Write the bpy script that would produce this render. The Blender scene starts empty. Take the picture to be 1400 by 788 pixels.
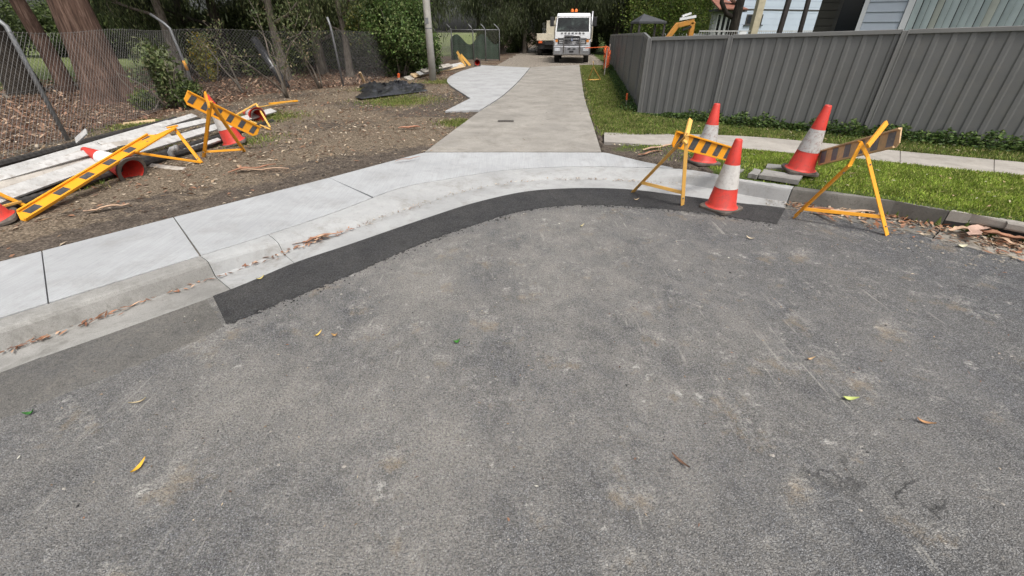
import bpy, bmesh, math, random
import numpy as np
from mathutils import Vector, Matrix, noise as mnoise
from mathutils.geometry import tessellate_polygon

S = bpy.context.scene
COL = S.collection
R = math.radians
rng = np.random.default_rng(11)
random.seed(5)

# ------------------------------------------------------------------ camera, sky, sun, exposure
CAM_H, PITCH, FPX = 1.6, 31.2, 580.0
cd = bpy.data.cameras.new('Camera'); cam = bpy.data.objects.new('Camera', cd); COL.objects.link(cam)
cam.location = (0, 0, CAM_H); cam.rotation_euler = (R(90 - PITCH), 0, 0)
cd.sensor_width = 36; cd.lens = FPX / 1400 * 36; cd.clip_end = 2000; cd.clip_start = .05
S.camera = cam

SUN_EL, SUN_AZ = 62, 152            # azimuth clockwise from +y (the sun stands behind the camera, to the right)
W = bpy.data.worlds.new('World'); S.world = W; W.use_nodes = True
wn = W.node_tree.nodes; wl = W.node_tree.links
bg = wn['Background']; sky = wn.new('ShaderNodeTexSky'); sky.sky_type = 'NISHITA'; sky.sun_disc = False
sky.sun_elevation = R(SUN_EL); sky.sun_rotation = R(SUN_AZ); sky.air_density = 1.0; sky.dust_density = 6.0; sky.ozone_density = 1.0
hs = wn.new('ShaderNodeHueSaturation'); hs.inputs['Saturation'].default_value = .35
wl.new(sky.outputs[0], hs.inputs['Color']); wl.new(hs.outputs[0], bg.inputs[0]); bg.inputs[1].default_value = .13
sl = bpy.data.lights.new('sun', 'SUN'); sl.energy = 1.3; sl.angle = R(14); sl.color = (1, .96, .9)
sun = bpy.data.objects.new('sun', sl); COL.objects.link(sun)
sd = Vector((math.sin(R(SUN_AZ)) * math.cos(R(SUN_EL)), math.cos(R(SUN_AZ)) * math.cos(R(SUN_EL)), math.sin(R(SUN_EL))))
sun.rotation_euler = sd.to_track_quat('Z', 'Y').to_euler()
S.view_settings.view_transform = 'Standard'; S.view_settings.look = 'None'; S.view_settings.gamma = 1
S.view_settings.exposure = .62

# ------------------------------------------------------------------ survey helper: photo pixel -> point at height z / on an upright plane
_p = R(PITCH); FW = np.array([0, math.cos(_p), -math.sin(_p)]); UP = np.array([0, math.sin(_p), math.cos(_p)]); RT = np.array([1., 0, 0])
EYE = np.array([0, 0, CAM_H])
def ray(x, y): return FW * FPX + RT * (x - 700) - UP * (y - 394)
def at(x, y, z=.13):
    d = ray(x, y); return EYE + d * ((z - CAM_H) / d[2])
def on_plane(x, y, p0, n):
    d = ray(x, y); p0 = np.array(p0, float); n = np.array(n, float); return EYE + d * (((p0 - EYE) @ n) / (d @ n))
def ats(l, z=.13): return np.array([at(a, b, z) for a, b in l])
def V(*a): return np.array(a, float)
def nrm(v): v = np.array(v, float); return v / np.linalg.norm(v)

# ------------------------------------------------------------------ materials
class NT:
    def __init__(s, name):
        s.m = bpy.data.materials.new(name); s.m.use_nodes = True; s.nt = s.m.node_tree; s.n = s.nt.nodes; s.l = s.nt.links
        s.b = s.n['Principled BSDF']; s._pos = None
    def link(s, a, b): s.l.new(a, b)
    def pos(s, kind='pos'):
        if kind == 'pos':
            g = s.n.new('ShaderNodeNewGeometry'); return g.outputs['Position']
        g = s.n.new('ShaderNodeTexCoord'); return g.outputs['Object']
    def map(s, v, scale=(1, 1, 1), rot=(0, 0, 0)):
        m = s.n.new('ShaderNodeMapping'); s.link(v, m.inputs[0]); m.inputs['Scale'].default_value = scale; m.inputs['Rotation'].default_value = rot; return m.outputs[0]
    def noise(s, v, scale, detail=4, rough=.55, dist=0):
        t = s.n.new('ShaderNodeTexNoise'); s.link(v, t.inputs['Vector']); t.inputs['Scale'].default_value = scale
        t.inputs['Detail'].default_value = detail; t.inputs['Roughness'].default_value = rough; t.inputs['Distortion'].default_value = dist; return t.outputs['Fac']
    def vor(s, v, scale, out='Color', feat='F1'):
        t = s.n.new('ShaderNodeTexVoronoi'); s.link(v, t.inputs['Vector']); t.inputs['Scale'].default_value = scale; t.feature = feat; return t.outputs[out]
    def bw(s, c):
        t = s.n.new('ShaderNodeSeparateColor'); s.link(c, t.inputs[0]); return t.outputs[0]
    def ramp(s, f, stops, interp='LINEAR'):
        r = s.n.new('ShaderNodeValToRGB'); s.link(f, r.inputs[0]); r.color_ramp.interpolation = interp
        e = r.color_ramp.elements
        while len(e) < len(stops): e.new(.5)
        for q, (p, c) in zip(e, stops):
            q.position = p; q.color = (c, c, c, 1) if isinstance(c, (int, float)) else (*c, 1)
        return r.outputs[0]
    def mix(s, f, a, b, mode='MIX'):
        m = s.n.new('ShaderNodeMix'); m.data_type = 'RGBA'; m.blend_type = mode
        for i, v in ((0, f), (6, a), (7, b)):
            if isinstance(v, bpy.types.NodeSocket): s.link(v, m.inputs[i])
            elif i == 0: m.inputs[0].default_value = v
            else: m.inputs[i].default_value = (*v, 1) if not isinstance(v, (int, float)) else (v, v, v, 1)
        return m.outputs[2]
    def math(s, op, a, b=0.0, clamp=False):
        m = s.n.new('ShaderNodeMath'); m.operation = op; m.use_clamp = clamp
        for i, v in ((0, a), (1, b)):
            if isinstance(v, bpy.types.NodeSocket): s.link(v, m.inputs[i])
            else: m.inputs[i].default_value = v
        return m.outputs[0]
    def attr(s, name):
        a = s.n.new('ShaderNodeAttribute'); a.attribute_name = name; return a.outputs['Color']
    def sep(s, c):
        t = s.n.new('ShaderNodeSeparateColor'); s.link(c, t.inputs[0]); return t.outputs
    def bump(s, h, strength, dist):
        b = s.n.new('ShaderNodeBump'); s.link(h, b.inputs['Height']); b.inputs['Strength'].default_value = strength; b.inputs['Distance'].default_value = dist
        s.link(b.outputs[0], s.b.inputs['Normal'])
    def out(s, col, rough=.7, metal=0.0, spec=.5):
        for k, v in (('Base Color', col), ('Roughness', rough), ('Metallic', metal), ('Specular IOR Level', spec)):
            if isinstance(v, bpy.types.NodeSocket): s.link(v, s.b.inputs[k])
            else: s.b.inputs[k].default_value = (*v, 1) if k == 'Base Color' else v
        return s.m

def plain(name, c, rough=.6, metal=0, vary=.25, scale=6, grime=.0, grime_c=(.05, .045, .04), bump=0, spec=.5):
    t = NT(name); p = t.pos('obj'); f = t.noise(p, scale, 5)
    a = tuple(x * (1 - vary) for x in c); b = tuple(min(1, x * (1 + vary)) for x in c)
    col = t.ramp(f, [(.3, a), (.7, b)])
    if grime:
        g = t.noise(p, scale * 2.7, 9, .76, .3); col = t.mix(t.ramp(g, [(.5, 0.0), (.64, grime)]), col, grime_c)
    if bump: t.bump(t.noise(p, scale * 8, 4), bump, .01)
    return t.out(col, rough, metal, spec)

def asphalt(name, lo, hi, dust, dust_amt, blot=True, grain=190):
    t = NT(name); p = t.pos()
    cell = t.bw(t.vor(p, grain)); edge = t.vor(p, grain, 'Distance'); cell2 = t.bw(t.vor(p, grain * 2.1)); mid = t.noise(p, 30, 5, .8)
    g = t.math('ADD', t.math('MULTIPLY', cell, .55), t.math('MULTIPLY', cell2, .25)); g = t.math('ADD', g, t.math('MULTIPLY', mid, .2))
    mean = tuple((a * .55 + b * .45) for a, b in zip(lo, hi))
    col = t.ramp(g, [(.14, lo), (.30, tuple((a * .8 + b * .2) for a, b in zip(lo, hi))), (.50, mean), (.74, hi), (.92, tuple(min(1, x * 1.7) for x in hi))])
    col = t.mix(t.ramp(edge, [(.38, 0.0), (.62, .6)]), col, tuple(x * .6 for x in lo))
    pits = t.noise(p, 120, 2, .6); col = t.mix(t.ramp(pits, [(.30, .75), (.40, 0.0)]), col, tuple(x * .5 for x in lo))
    mot = t.noise(p, 9, 9, .8); col = t.mix(1.0, col, t.ramp(mot, [(.38, .78), (.56, 1.0)]), 'MULTIPLY')
    big = t.noise(p, .9, 12, .78); col = t.mix(t.ramp(big, [(.40, .0), (.62, .8)]), col, t.mix(1.0, col, (.78, .82, .90), 'MULTIPLY'))
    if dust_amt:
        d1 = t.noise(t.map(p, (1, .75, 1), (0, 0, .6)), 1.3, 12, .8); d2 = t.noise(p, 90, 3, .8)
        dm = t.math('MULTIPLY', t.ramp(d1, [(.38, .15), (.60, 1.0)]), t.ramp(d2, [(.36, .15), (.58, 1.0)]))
        if blot:      # road dust fading outwards; the fade also paints the shade at right
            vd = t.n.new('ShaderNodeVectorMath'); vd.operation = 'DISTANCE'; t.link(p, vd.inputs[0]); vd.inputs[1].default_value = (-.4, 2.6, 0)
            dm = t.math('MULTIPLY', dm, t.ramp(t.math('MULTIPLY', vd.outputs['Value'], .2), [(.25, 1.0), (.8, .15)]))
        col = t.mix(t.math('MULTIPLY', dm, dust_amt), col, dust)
    if blot:
        b1 = t.noise(p, 3.0, 12, .85); b2 = t.noise(p, 85, 3, .8)
        bm = t.math('MULTIPLY', t.ramp(b1, [(.535, 0.0), (.60, .75)]), t.ramp(b2, [(.44, 0.0), (.56, 1.0)])); col = t.mix(bm, col, (.40, .385, .35))     # dried cement splashes
        b3 = t.noise(p, 8.0, 8, .8); bm3 = t.ramp(b3, [(.585, 0.0), (.625, .8)]); col = t.mix(t.math('MULTIPLY', bm3, t.ramp(b1, [(.48, 0.0), (.54, 1.0)])), col, (.47, .455, .42))      # small hard splatter
        for rot in (1.1, 2.2):                                           # bucket scrape marks
            sc = t.noise(t.map(p, (30, 1.3, 1), (0, 0, rot)), 1.0, 6, .75); ar = t.noise(p, 1.1 + rot, 3, .6); sm = t.math('MULTIPLY', t.ramp(sc, [(.57, 0.0), (.63, .6)]), t.ramp(ar, [(.55, 0.0), (.62, 1.0)])); col = t.mix(sm, col, (.38, .365, .33))
        o1 = t.noise(p, 3.1, 8, .7); om = t.math('MULTIPLY', t.ramp(o1, [(.575, 0.0), (.66, .5)]), t.ramp(b2, [(.35, .25), (.6, 1.0)])); col = t.mix(om, col, (.30, .225, .135))      # clay and rust stains
        k1 = t.noise(t.map(p, (1, 1, 1), (0, 0, .9)), 1.1, 9, .74); km = t.ramp(k1, [(.56, 0.0), (.66, .22)]); col = t.mix(km, col, (.06, .062, .068))   # oil and rubber
        ck = t.n.new('ShaderNodeTexVoronoi'); ck.feature = 'DISTANCE_TO_EDGE'; ck.inputs['Scale'].default_value = .55
        wv = t.n.new('ShaderNodeVectorMath'); wv.operation = 'ADD'; nz = t.n.new('ShaderNodeTexNoise'); nz.inputs['Scale'].default_value = 3; nz.inputs['Detail'].default_value = 6; t.link(p, nz.inputs['Vector']); t.link(p, wv.inputs[0]); t.link(nz.outputs['Color'], wv.inputs[1]); t.link(wv.outputs[0], ck.inputs['Vector'])
        cm = t.math('MULTIPLY', t.ramp(ck.outputs['Distance'], [(.003, .75), (.009, 0.0)]), t.ramp(t.noise(p, .7, 4), [(.56, 0.0), (.62, 1.0)])); col = t.mix(cm, col, (.03, .03, .03))   # hairline cracks
    t.bump(t.math('ADD', t.math('MULTIPLY', edge, -1.2), t.math('MULTIPLY', mid, .9)), .9, .007)
    return t.out(col, .86, 0, .3)

def concrete(name, c, vary=.12, stain=(.2, .18, .15), stain_amt=.3, brush=None, grain=.1):
    t = NT(name); p = t.pos(); a = tuple(x * (1 - vary) for x in c); b = tuple(min(.9, x * (1 + vary)) for x in c)
    col = t.ramp(t.noise(p, 1.6, 9, .7, .3), [(.36, a), (.64, b)])
    sp = t.noise(p, 190, 3, .7); col = t.mix(t.ramp(sp, [(.3, grain * 2.2), (.52, 0.0)]), col, tuple(x * .35 for x in c))
    s1 = t.noise(p, 3.1, 10, .78, .3); col = t.mix(t.ramp(s1, [(.50, 0.0), (.66, stain_amt)]), col, stain)
    s2 = t.noise(p, 22, 8, .8, .2); col = t.mix(t.ramp(s2, [(.56, 0.0), (.68, stain_amt * .9)]), col, stain)
    h = sp
    if brush is not None:
        br = t.noise(t.map(p, (110, 2.5, 1), (0, 0, brush)), 1, 3, .6); col = t.mix(t.ramp(br, [(.34, .30), (.6, 0.0)]), col, tuple(x * .6 for x in c)); h = t.math('ADD', br, sp)
    t.bump(h, .25, .004)
    return t.out(col, .85, 0, .3)

def vcol(name, rough=.7, trans=0.0, spec=.3, extra=.2):
    t = NT(name); c = t.attr('Col'); f = t.noise(t.pos(), 40, 2); c = t.mix(extra, c, t.ramp(f, [(.3, .25), (.7, .85)]), 'MULTIPLY')
    t.out(c, rough, 0, spec)
    if trans:
        tr = t.n.new('ShaderNodeBsdfTranslucent'); t.link(c, tr.inputs[0]); mx = t.n.new('ShaderNodeMixShader'); mx.inputs[0].default_value = trans
        t.link(t.b.outputs[0], mx.inputs[1]); t.link(tr.outputs[0], mx.inputs[2]); t.link(mx.outputs[0], t.n['Material Output'].inputs[0])
    return t.m

MT = {}
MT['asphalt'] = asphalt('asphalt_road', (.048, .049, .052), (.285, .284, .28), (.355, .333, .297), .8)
MT['asphalt_old'] = asphalt('asphalt_smooth', (.10, .098, .092), (.235, .225, .208), (.29, .27, .235), .7, False, 230)
MT['asphalt_new'] = asphalt('asphalt_patch', (.013, .013, .014), (.07, .07, .074), (.13, .125, .115), .45, False, 120)
MT['conc_new'] = concrete('concrete_new', (.365, .374, .38), .10, (.235, .23, .215), .45, .68, .08)
MT['conc_kerb_new'] = concrete('concrete_kerb_new', (.345, .349, .345), .13, (.185, .172, .15), .55)
MT['conc_kerb_old'] = concrete('concrete_kerb_old', (.262, .256, .24), .2, (.12, .115, .10), .6, None, .25)
MT['conc_kerb_black'] = concrete('concrete_kerb_blackened', (.15, .143, .128), .3, (.045, .042, .037), .8, None, .25)
MT['conc_gutter_old'] = concrete('concrete_gutter_old', (.30, .275, .235), .2, (.12, .105, .085), .5, None, .2)
MT['conc_drive'] = concrete('concrete_driveway', (.29, .272, .243), .2, (.16, .145, .122), .6, None, .24)
MT['conc_path_old'] = concrete('concrete_path_old', (.35, .325, .29), .18, (.18, .16, .135), .5, None, .2)
MT['conc_pad'] = concrete('concrete_pad', (.365, .37, .372), .12, (.20, .19, .18), .5)
MT['joint'] = plain('joint_filler', (.12, .108, .093), .9)

def ground_mat():
    t = NT('ground_earth'); p = t.pos(); z = t.sep(t.attr('zone')); a2 = t.sep(t.attr('zone2'))
    n1 = t.noise(p, 7, 7, .7, .3); n2 = t.noise(p, 60, 4, .7); n3 = t.noise(p, 1.3, 5, .6)
    v = t.bw(t.vor(p, 75))
    soil = t.ramp(t.math('ADD', t.math('MULTIPLY', n1, .6), t.math('MULTIPLY', v, .4)), [(.25, (.045, .036, .029)), (.5, (.095, .078, .064)), (.8, (.20, .165, .13))])
    mulch = t.ramp(t.math('ADD', t.math('MULTIPLY', n2, .55), t.math('MULTIPLY', v, .45)), [(.25, (.03, .02, .014)), (.5, (.10, .062, .044)), (.75, (.23, .16, .115))])
    straw = t.ramp(t.math('ADD', t.math('MULTIPLY', n2, .6), t.math('MULTIPLY', v, .4)), [(.25, (.062, .048, .034)), (.5, (.155, .122, .088)), (.78, (.33, .27, .20))])
    grass = t.ramp(t.math('ADD', t.math('MULTIPLY', n2, .5), t.math('MULTIPLY', n1, .5)), [(.3, (.03, .045, .012)), (.55, (.075, .105, .026)), (.8, (.15, .175, .06))])
    gravel = t.ramp(t.math('ADD', t.math('MULTIPLY', n1, .5), t.math('MULTIPLY', v, .5)), [(.3, (.15, .13, .105)), (.7, (.36, .32, .27))])
    def m(w, amp): return t.math('ADD', w, t.math('MULTIPLY', t.math('SUBTRACT', n1, .5), amp))
    st = lambda w, amp=1.1: t.ramp(m(w, amp), [(.38, 0.0), (.62, 1.0)])
    c = t.mix(st(z[0]), soil, straw); c = t.mix(st(z[1]), c, mulch); c = t.mix(st(a2[0]), c, gravel); c = t.mix(st(z[2], 1.3), c, grass); c = t.mix(st(a2[1], .3), c, t.ramp(n1, [(.3, (.115, .145, .05)), (.7, (.185, .215, .09))]))  # last mix: field green lightened so its colour holds the sunlight
    t.bump(t.math('ADD', n2, t.math('ADD', v, t.math('MULTIPLY', n1, 2))), .8, .015)
    return t.out(c, .95, 0, .15)
MT['ground'] = ground_mat()
MT['dark_soil'] = plain('dark_soil_crumb', (.065, .054, .044), .95, 0, .4, 20)
MT['leaf'] = vcol('foliage', .6, .3, .35); MT['grass'] = vcol('grass_blades', .65, .35, .3); MT['litter'] = vcol('leaf_litter', .8, .1, .2)
def bark(name, c1, c2, c3, sx=14):
    t = NT(name); p = t.pos('obj'); v = t.map(p, (sx, sx, 2.2)); f = t.noise(v, 1, 7, .65, .5); g = t.noise(p, 2.2, 4)
    c = t.ramp(f, [(.3, c1), (.5, c2), (.72, c3)]); c = t.mix(t.ramp(g, [(.4, 0.0), (.7, .5)]), c, c1)
    t.bump(f, 1.0, .06); return t.out(c, .9, 0, .2)
MT['bark_red'] = bark('bark_red_brown', (.04, .026, .02), (.14, .086, .064), (.27, .185, .145), 22)
MT['bark_grey'] = bark('bark_grey', (.06, .05, .04), (.17, .145, .12), (.32, .28, .23))
MT['bark_dark'] = bark('bark_dark', (.018, .015, .012), (.05, .042, .034), (.10, .085, .07))
MT['bark_pale'] = bark('bark_pale', (.16, .135, .11), (.34, .30, .25), (.5, .46, .4))
MT['steel_fence'] = plain('fence_steel', (.122, .123, .121), .45, 0, .13, 1.3, .25, (.15, .14, .12))
MT['steel_fence_rail'] = plain('fence_rail', (.155, .155, .15), .5, 0, .08, 1.3, .15, (.2, .19, .17))
MT['galv'] = plain('galvanised_steel', (.20, .205, .21), .55, .4, .2, 8, .3, (.14, .13, .12))
MT['wire'] = plain('galvanised_wire', (.15, .145, .14), .7, .2, .15)
MT['cone_red'] = plain('cone_red', (.56, .04, .026), .5, 0, .12, 6, .55, (.20, .05, .038))
MT['cone_inside'] = plain('cone_inside', (.70, .04, .025), .6, 0, .05)
MT['cone_white'] = plain('cone_white', (.55, .53, .50), .45, 0, .10, 9, .6, (.30, .27, .25))
MT['cone_white_worn'] = plain('cone_white_worn', (.45, .445, .43), .5, 0, .14, 13, .9, (.24, .13, .11))
MT['cone_white_clean'] = plain('cone_white_clean', (.74, .73, .72), .45, 0, .05, 5, .12)
MT['rubber'] = plain('rubber_base', (.085, .07, .06), .8, 0, .3, 6, .5, (.22, .18, .14))
MT['yellow'] = plain('barrier_yellow', (.80, .345, .018), .42, 0, .07, 4, .18, (.35, .2, .06))
MT['yellow_pale'] = plain('barrier_yellow_pale', (.74, .42, .10), .5, 0, .1, 4, .25, (.38, .26, .12))
MT['tan_worn'] = plain('barrier_worn_tan', (.60, .40, .21), .55, 0, .18, 6, .5, (.27, .22, .17))
MT['stripe'] = plain('barrier_black', (.06, .062, .068), .35, 0, .3, 9, .3, (.2, .19, .18))
MT['stripe_worn'] = plain('barrier_stripe_faded', (.15, .155, .17), .5, 0, .3, 9, .5, (.34, .30, .26))
MT['timber_white'] = plain('timber_painted_grey_white', (.45, .445, .43), .75, 0, .16, 5, .6, (.21, .18, .15), .4)
MT['timber_grey'] = plain('timber_weathered', (.37, .34, .30), .8, 0, .25, 5, .6, (.17, .14, .11), .4)
MT['timber_new'] = plain('timber_pine', (.52, .38, .22), .7, 0, .2, 5, .4, (.26, .18, .1), .3)
MT['pvc_grey'] = plain('pvc_grey', (.42, .42, .41), .5, 0, .15, 5, .4)
MT['black_pipe'] = plain('black_corrugated_pipe', (.03, .027, .025), .6, 0, .3, 7, .5, (.09, .075, .06))
MT['tarp'] = plain('black_plastic', (.022, .023, .027), .28, 0, .4, 5, .35, (.13, .12, .11), 0, .6)
MT['orange'] = plain('safety_orange', (.75, .13, .03), .55, 0, .12)
MT['pole'] = plain('concrete_pole', (.40, .385, .35), .85, 0, .15, 3, .35, (.2, .18, .15), .3)
MT['white_paint'] = plain('truck_white', (.74, .75, .76), .3, 0, .05, 3, .18, (.45, .42, .38))
MT['cream_paint'] = plain('truck_cream', (.60, .55, .43), .5, 0, .12, 3, .4, (.3, .24, .17))
MT['chrome'] = plain('bull_bar_alloy', (.33, .33, .34), .38, .7, .1, 4, .25)
MT['dark'] = plain('dark_plastic_and_shade', (.02, .02, .021), .6, 0, .3)  # dark plastic parts, also dark pieces standing in for shade
MT['tyre'] = plain('tyre_rubber', (.028, .027, .026), .85, 0, .3)
MT['beacon'] = plain('beacon_amber', (.85, .18, .02), .3)
MT['amber'] = plain('indicator_amber', (.8, .28, .06), .3)
MT['lamp'] = plain('headlight_lens', (.55, .57, .6), .15, .2)
MT['blue'] = plain('emblem_blue', (.12, .15, .24), .3, .5)
MT['exc_yellow'] = plain('excavator_orange', (.52, .235, .04), .55, 0, .15, 4, .55, (.22, .13, .07))
MT['board_blue'] = plain('weatherboard_pale_blue', (.50, .555, .62), .6, 0, .05, 2, .12, (.35, .37, .4))
MT['board_dark'] = plain('weatherboard_dark', (.05, .046, .036), .7, 0, .2, 3)
MT['board_far'] = plain('cladding_blue_grey', (.46, .53, .61), .6, 0, .05, 1)
MT['white_trim'] = plain('white_trim', (.74, .75, .75), .45, 0, .05)
MT['blind'] = plain('blind_pale_green', (.58, .66, .65), .6, 0, .07)
MT['blind_shade'] = plain('blind_cream', (.60, .62, .54), .6, 0, .07)
MT['dark_trim'] = plain('dark_trim', (.045, .042, .036), .6)
MT['roof_dark'] = plain('roof_dark', (.05, .052, .056), .6, 0, .2)
MT['roof_red'] = plain('roof_tile_red', (.22, .09, .06), .8, 0, .3)
MT['roof_white'] = plain('roof_sheet_white', (.72, .72, .7), .5)
MT['steel_dark'] = plain('steel_post_dark', (.05, .043, .042), .55)
MT['post_timber'] = plain('pole_pale_timber', (.46, .41, .29), .8, 0, .15)
MT['plaster_grey'] = plain('wall_grey', (.33, .34, .34), .8)
MT['shade_cloth'] = plain('shade_cloth_green', (.045, .075, .05), .9, 0, .35, 2)
MT['iron'] = plain('cast_iron', (.10, .09, .08), .7, .3, .3)
t = NT('window_glass'); MT['glass'] = t.out((.02, .025, .03), .06, 0, .8)
t = NT('windscreen_glass'); pz = t.noise(t.pos('obj'), 2.3, 4, .6, .5); MT['windscreen'] = t.out(t.ramp(pz, [(.4, (.006, .007, .007)), (.56, (.018, .024, .022)), (.68, (.07, .09, .08))]), .10, 0, .35)  # paler blotches in the glass colour are painted reflections

# ------------------------------------------------------------------ mesh helpers
class MB:
    def __init__(s): s.v = []; s.f = []
    def add(s, verts, faces):
        o = len(s.v); s.v += [tuple(map(float, q)) for q in verts]; s.f += [tuple(i + o for i in q) for q in faces]; return s
    def box(s, c, size, M=None):
        hx, hy, hz = (q / 2 for q in size)
        vs = [Vector((x, y, z)) for z in (-hz, hz) for y in (-hy, hy) for x in (-hx, hx)]
        if M is not None: vs = [M @ q for q in vs]
        c = Vector(c); return s.add([q + c for q in vs], [(0, 2, 3, 1), (4, 5, 7, 6), (0, 1, 5, 4), (2, 6, 7, 3), (0, 4, 6, 2), (1, 3, 7, 5)])
    def bar(s, a, b, w, h, up=(0, 0, 1)):
        a = Vector(a); b = Vector(b); d = (b - a); L = d.length; d.normalize(); u = Vector(up); x = d.cross(u)
        if x.length < 1e-4: x = d.cross(Vector((1, 0, 0)))
        x.normalize(); u = x.cross(d); M = Matrix((d, x, u)).transposed(); return s.box((a + b) / 2, (L, w, h), M)
    def tube(s, pts, rad, n=8, cap=True):
        pts = [Vector(q) for q in pts]; k = len(pts); rad = [rad] * k if isinstance(rad, (int, float)) else rad
        o = []; x = None
        for i, q in enumerate(pts):
            d = (pts[min(i + 1, k - 1)] - pts[max(i - 1, 0)]).normalized()
            if x is None: x = d.cross(Vector((0, 0, 1)) if abs(d.z) < .9 else Vector((1, 0, 0)))
            x = (x - d * x.dot(d)).normalized(); y = d.cross(x)
            for j in range(n):
                a = 2 * math.pi * j / n; o.append(q + (x * math.cos(a) + y * math.sin(a)) * rad[i])
        f = [(i * n + j, i * n + (j + 1) % n, (i + 1) * n + (j + 1) % n, (i + 1) * n + j) for i in range(k - 1) for j in range(n)]
        if cap: f += [tuple(range(n))[::-1], tuple((k - 1) * n + j for j in range(n))]
        return s.add(o, f)
    def lathe(s, prof, n=24, c=(0, 0, 0), M=None):
        o = []; c = Vector(c)
        for r, z in prof:
            for j in range(n):
                a = 2 * math.pi * j / n; q = Vector((r * math.cos(a), r * math.sin(a), z)); o.append((M @ q if M else q) + c)
        k = len(prof); return s.add(o, [(i * n + j, i * n + (j + 1) % n, (i + 1) * n + (j + 1) % n, (i + 1) * n + j) for i in range(k - 1) for j in range(n)])
    def prism(s, poly, z0, z1):
        n = len(poly); zt = z1 if hasattr(z1, '__len__') else [z1] * n; zb = z0 if hasattr(z0, '__len__') else [z0] * n
        vs = [(p[0], p[1], zb[i]) for i, p in enumerate(poly)] + [(p[0], p[1], zt[i]) for i, p in enumerate(poly)]
        tri = tessellate_polygon([[Vector((p[0], p[1], 0)) for p in poly]])
        ar = sum(poly[i][0] * poly[(i + 1) % n][1] - poly[(i + 1) % n][0] * poly[i][1] for i in range(n))
        f = []
        for a, b, c in tri:
            A, B, C = (Vector((poly[i][0], poly[i][1])) for i in (a, b, c))
            up = (B - A).cross(C - A) > 0
            f.append((a + n, b + n, c + n) if up else (c + n, b + n, a + n)); f.append((c, b, a) if up else (a, b, c))
        f += [(i, (i + 1) % n, n + (i + 1) % n, n + i) if ar > 0 else (n + i, n + (i + 1) % n, (i + 1) % n, i) for i in range(n)]
        return s.add(vs, f)
    def build(s, name, mat, parent=None, smooth=False, bevel=0, world=True, col=None):
        off = Vector((0, 0, 0))
        if parent is not None and world:
            q = parent
            while q is not None: off += Vector(q.location); q = q.parent
        me = bpy.data.meshes.new(name); me.from_pydata([(a - off.x, b - off.y, c - off.z) for a, b, c in s.v], [], s.f); me.update()
        return link(name, me, mat, parent, smooth, bevel)

def link(name, me, mat, parent=None, smooth=False, bevel=0):
    ob = bpy.data.objects.new(name, me); COL.objects.link(ob)
    if mat is not None: me.materials.append(MT[mat] if isinstance(mat, str) else mat)
    if parent is not None: ob.parent = parent
    if smooth:
        me.shade_smooth()
    if bevel:
        b = ob.modifiers.new('bevel', 'BEVEL'); b.width = bevel; b.segments = 2; b.limit_method = 'ANGLE'; b.angle_limit = R(40)
    return ob
def tag(o, label=None, cat=None, group=None, kind=None):
    for k, v in (('label', label), ('category', cat), ('group', group), ('kind', kind)):
        if v: o[k] = v
    return o
def thing(name, loc, label, cat, group=None, rz=0):
    o = bpy.data.objects.new(name, None); o.empty_display_size = .2; COL.objects.link(o); o.location = tuple(map(float, loc)); o.rotation_euler = (0, 0, rz)
    return tag(o, label, cat, group)
def struct(o, label=None): o['kind'] = 'structure'; return tag(o, label)
def copy_tree(o, parent=None):
    c = o.copy(); COL.objects.link(c); c.parent = parent
    for ch in list(o.children): copy_tree(ch, c)
    return c

def catmull(P, n):
    P = np.array(P, float); k = len(P); Q = np.vstack([2 * P[0] - P[1], P, 2 * P[-1] - P[-2]]); out = []
    for u in np.linspace(0, k - 1, n):
        i = min(int(u), k - 2); t = u - i; a, b, c, d = Q[i], Q[i + 1], Q[i + 2], Q[i + 3]
        out.append(.5 * ((2 * b) + (-a + c) * t + (2 * a - 5 * b + 4 * c - d) * t * t + (-a + 3 * b - 3 * c + d) * t ** 3))
    return np.array(out)
def resample(P, n):
    P = np.array(P, float); L = np.r_[0, np.cumsum(np.linalg.norm(np.diff(P, axis=0), axis=1))]; u = np.linspace(0, L[-1], n)
    return np.stack([np.interp(u, L, P[:, i]) for i in range(P.shape[1])], 1)
def inside(x, y, poly):
    r = np.zeros(x.shape, bool); n = len(poly); j = n - 1
    for i in range(n):
        xi, yi = poly[i][0], poly[i][1]; xj, yj = poly[j][0], poly[j][1]
        if yi != yj: r ^= ((yi > y) != (yj > y)) & (x < (xj - xi) * (y - yi) / (yj - yi) + xi)
        j = i
    return r
def seg_dist(x, y, P):
    d = np.full(x.shape, 1e9)
    for a, b in zip(P[:-1], P[1:]):
        vx, vy = b[0] - a[0], b[1] - a[1]; L = vx * vx + vy * vy + 1e-9; t = np.clip(((x - a[0]) * vx + (y - a[1]) * vy) / L, 0, 1)
        d = np.minimum(d, np.hypot(x - a[0] - t * vx, y - a[1] - t * vy))
    return d
def wob(x, y): return .5 + .25 * (np.sin(x * 2.1 + 1.3 * np.sin(y * 1.7)) + np.sin(y * 2.6 + 1.1 * np.sin(x * 1.9 + 2)))
def sstep(a, b, v): t = np.clip((v - a) / (b - a), 0, 1); return t * t * (3 - 2 * t)

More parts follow.
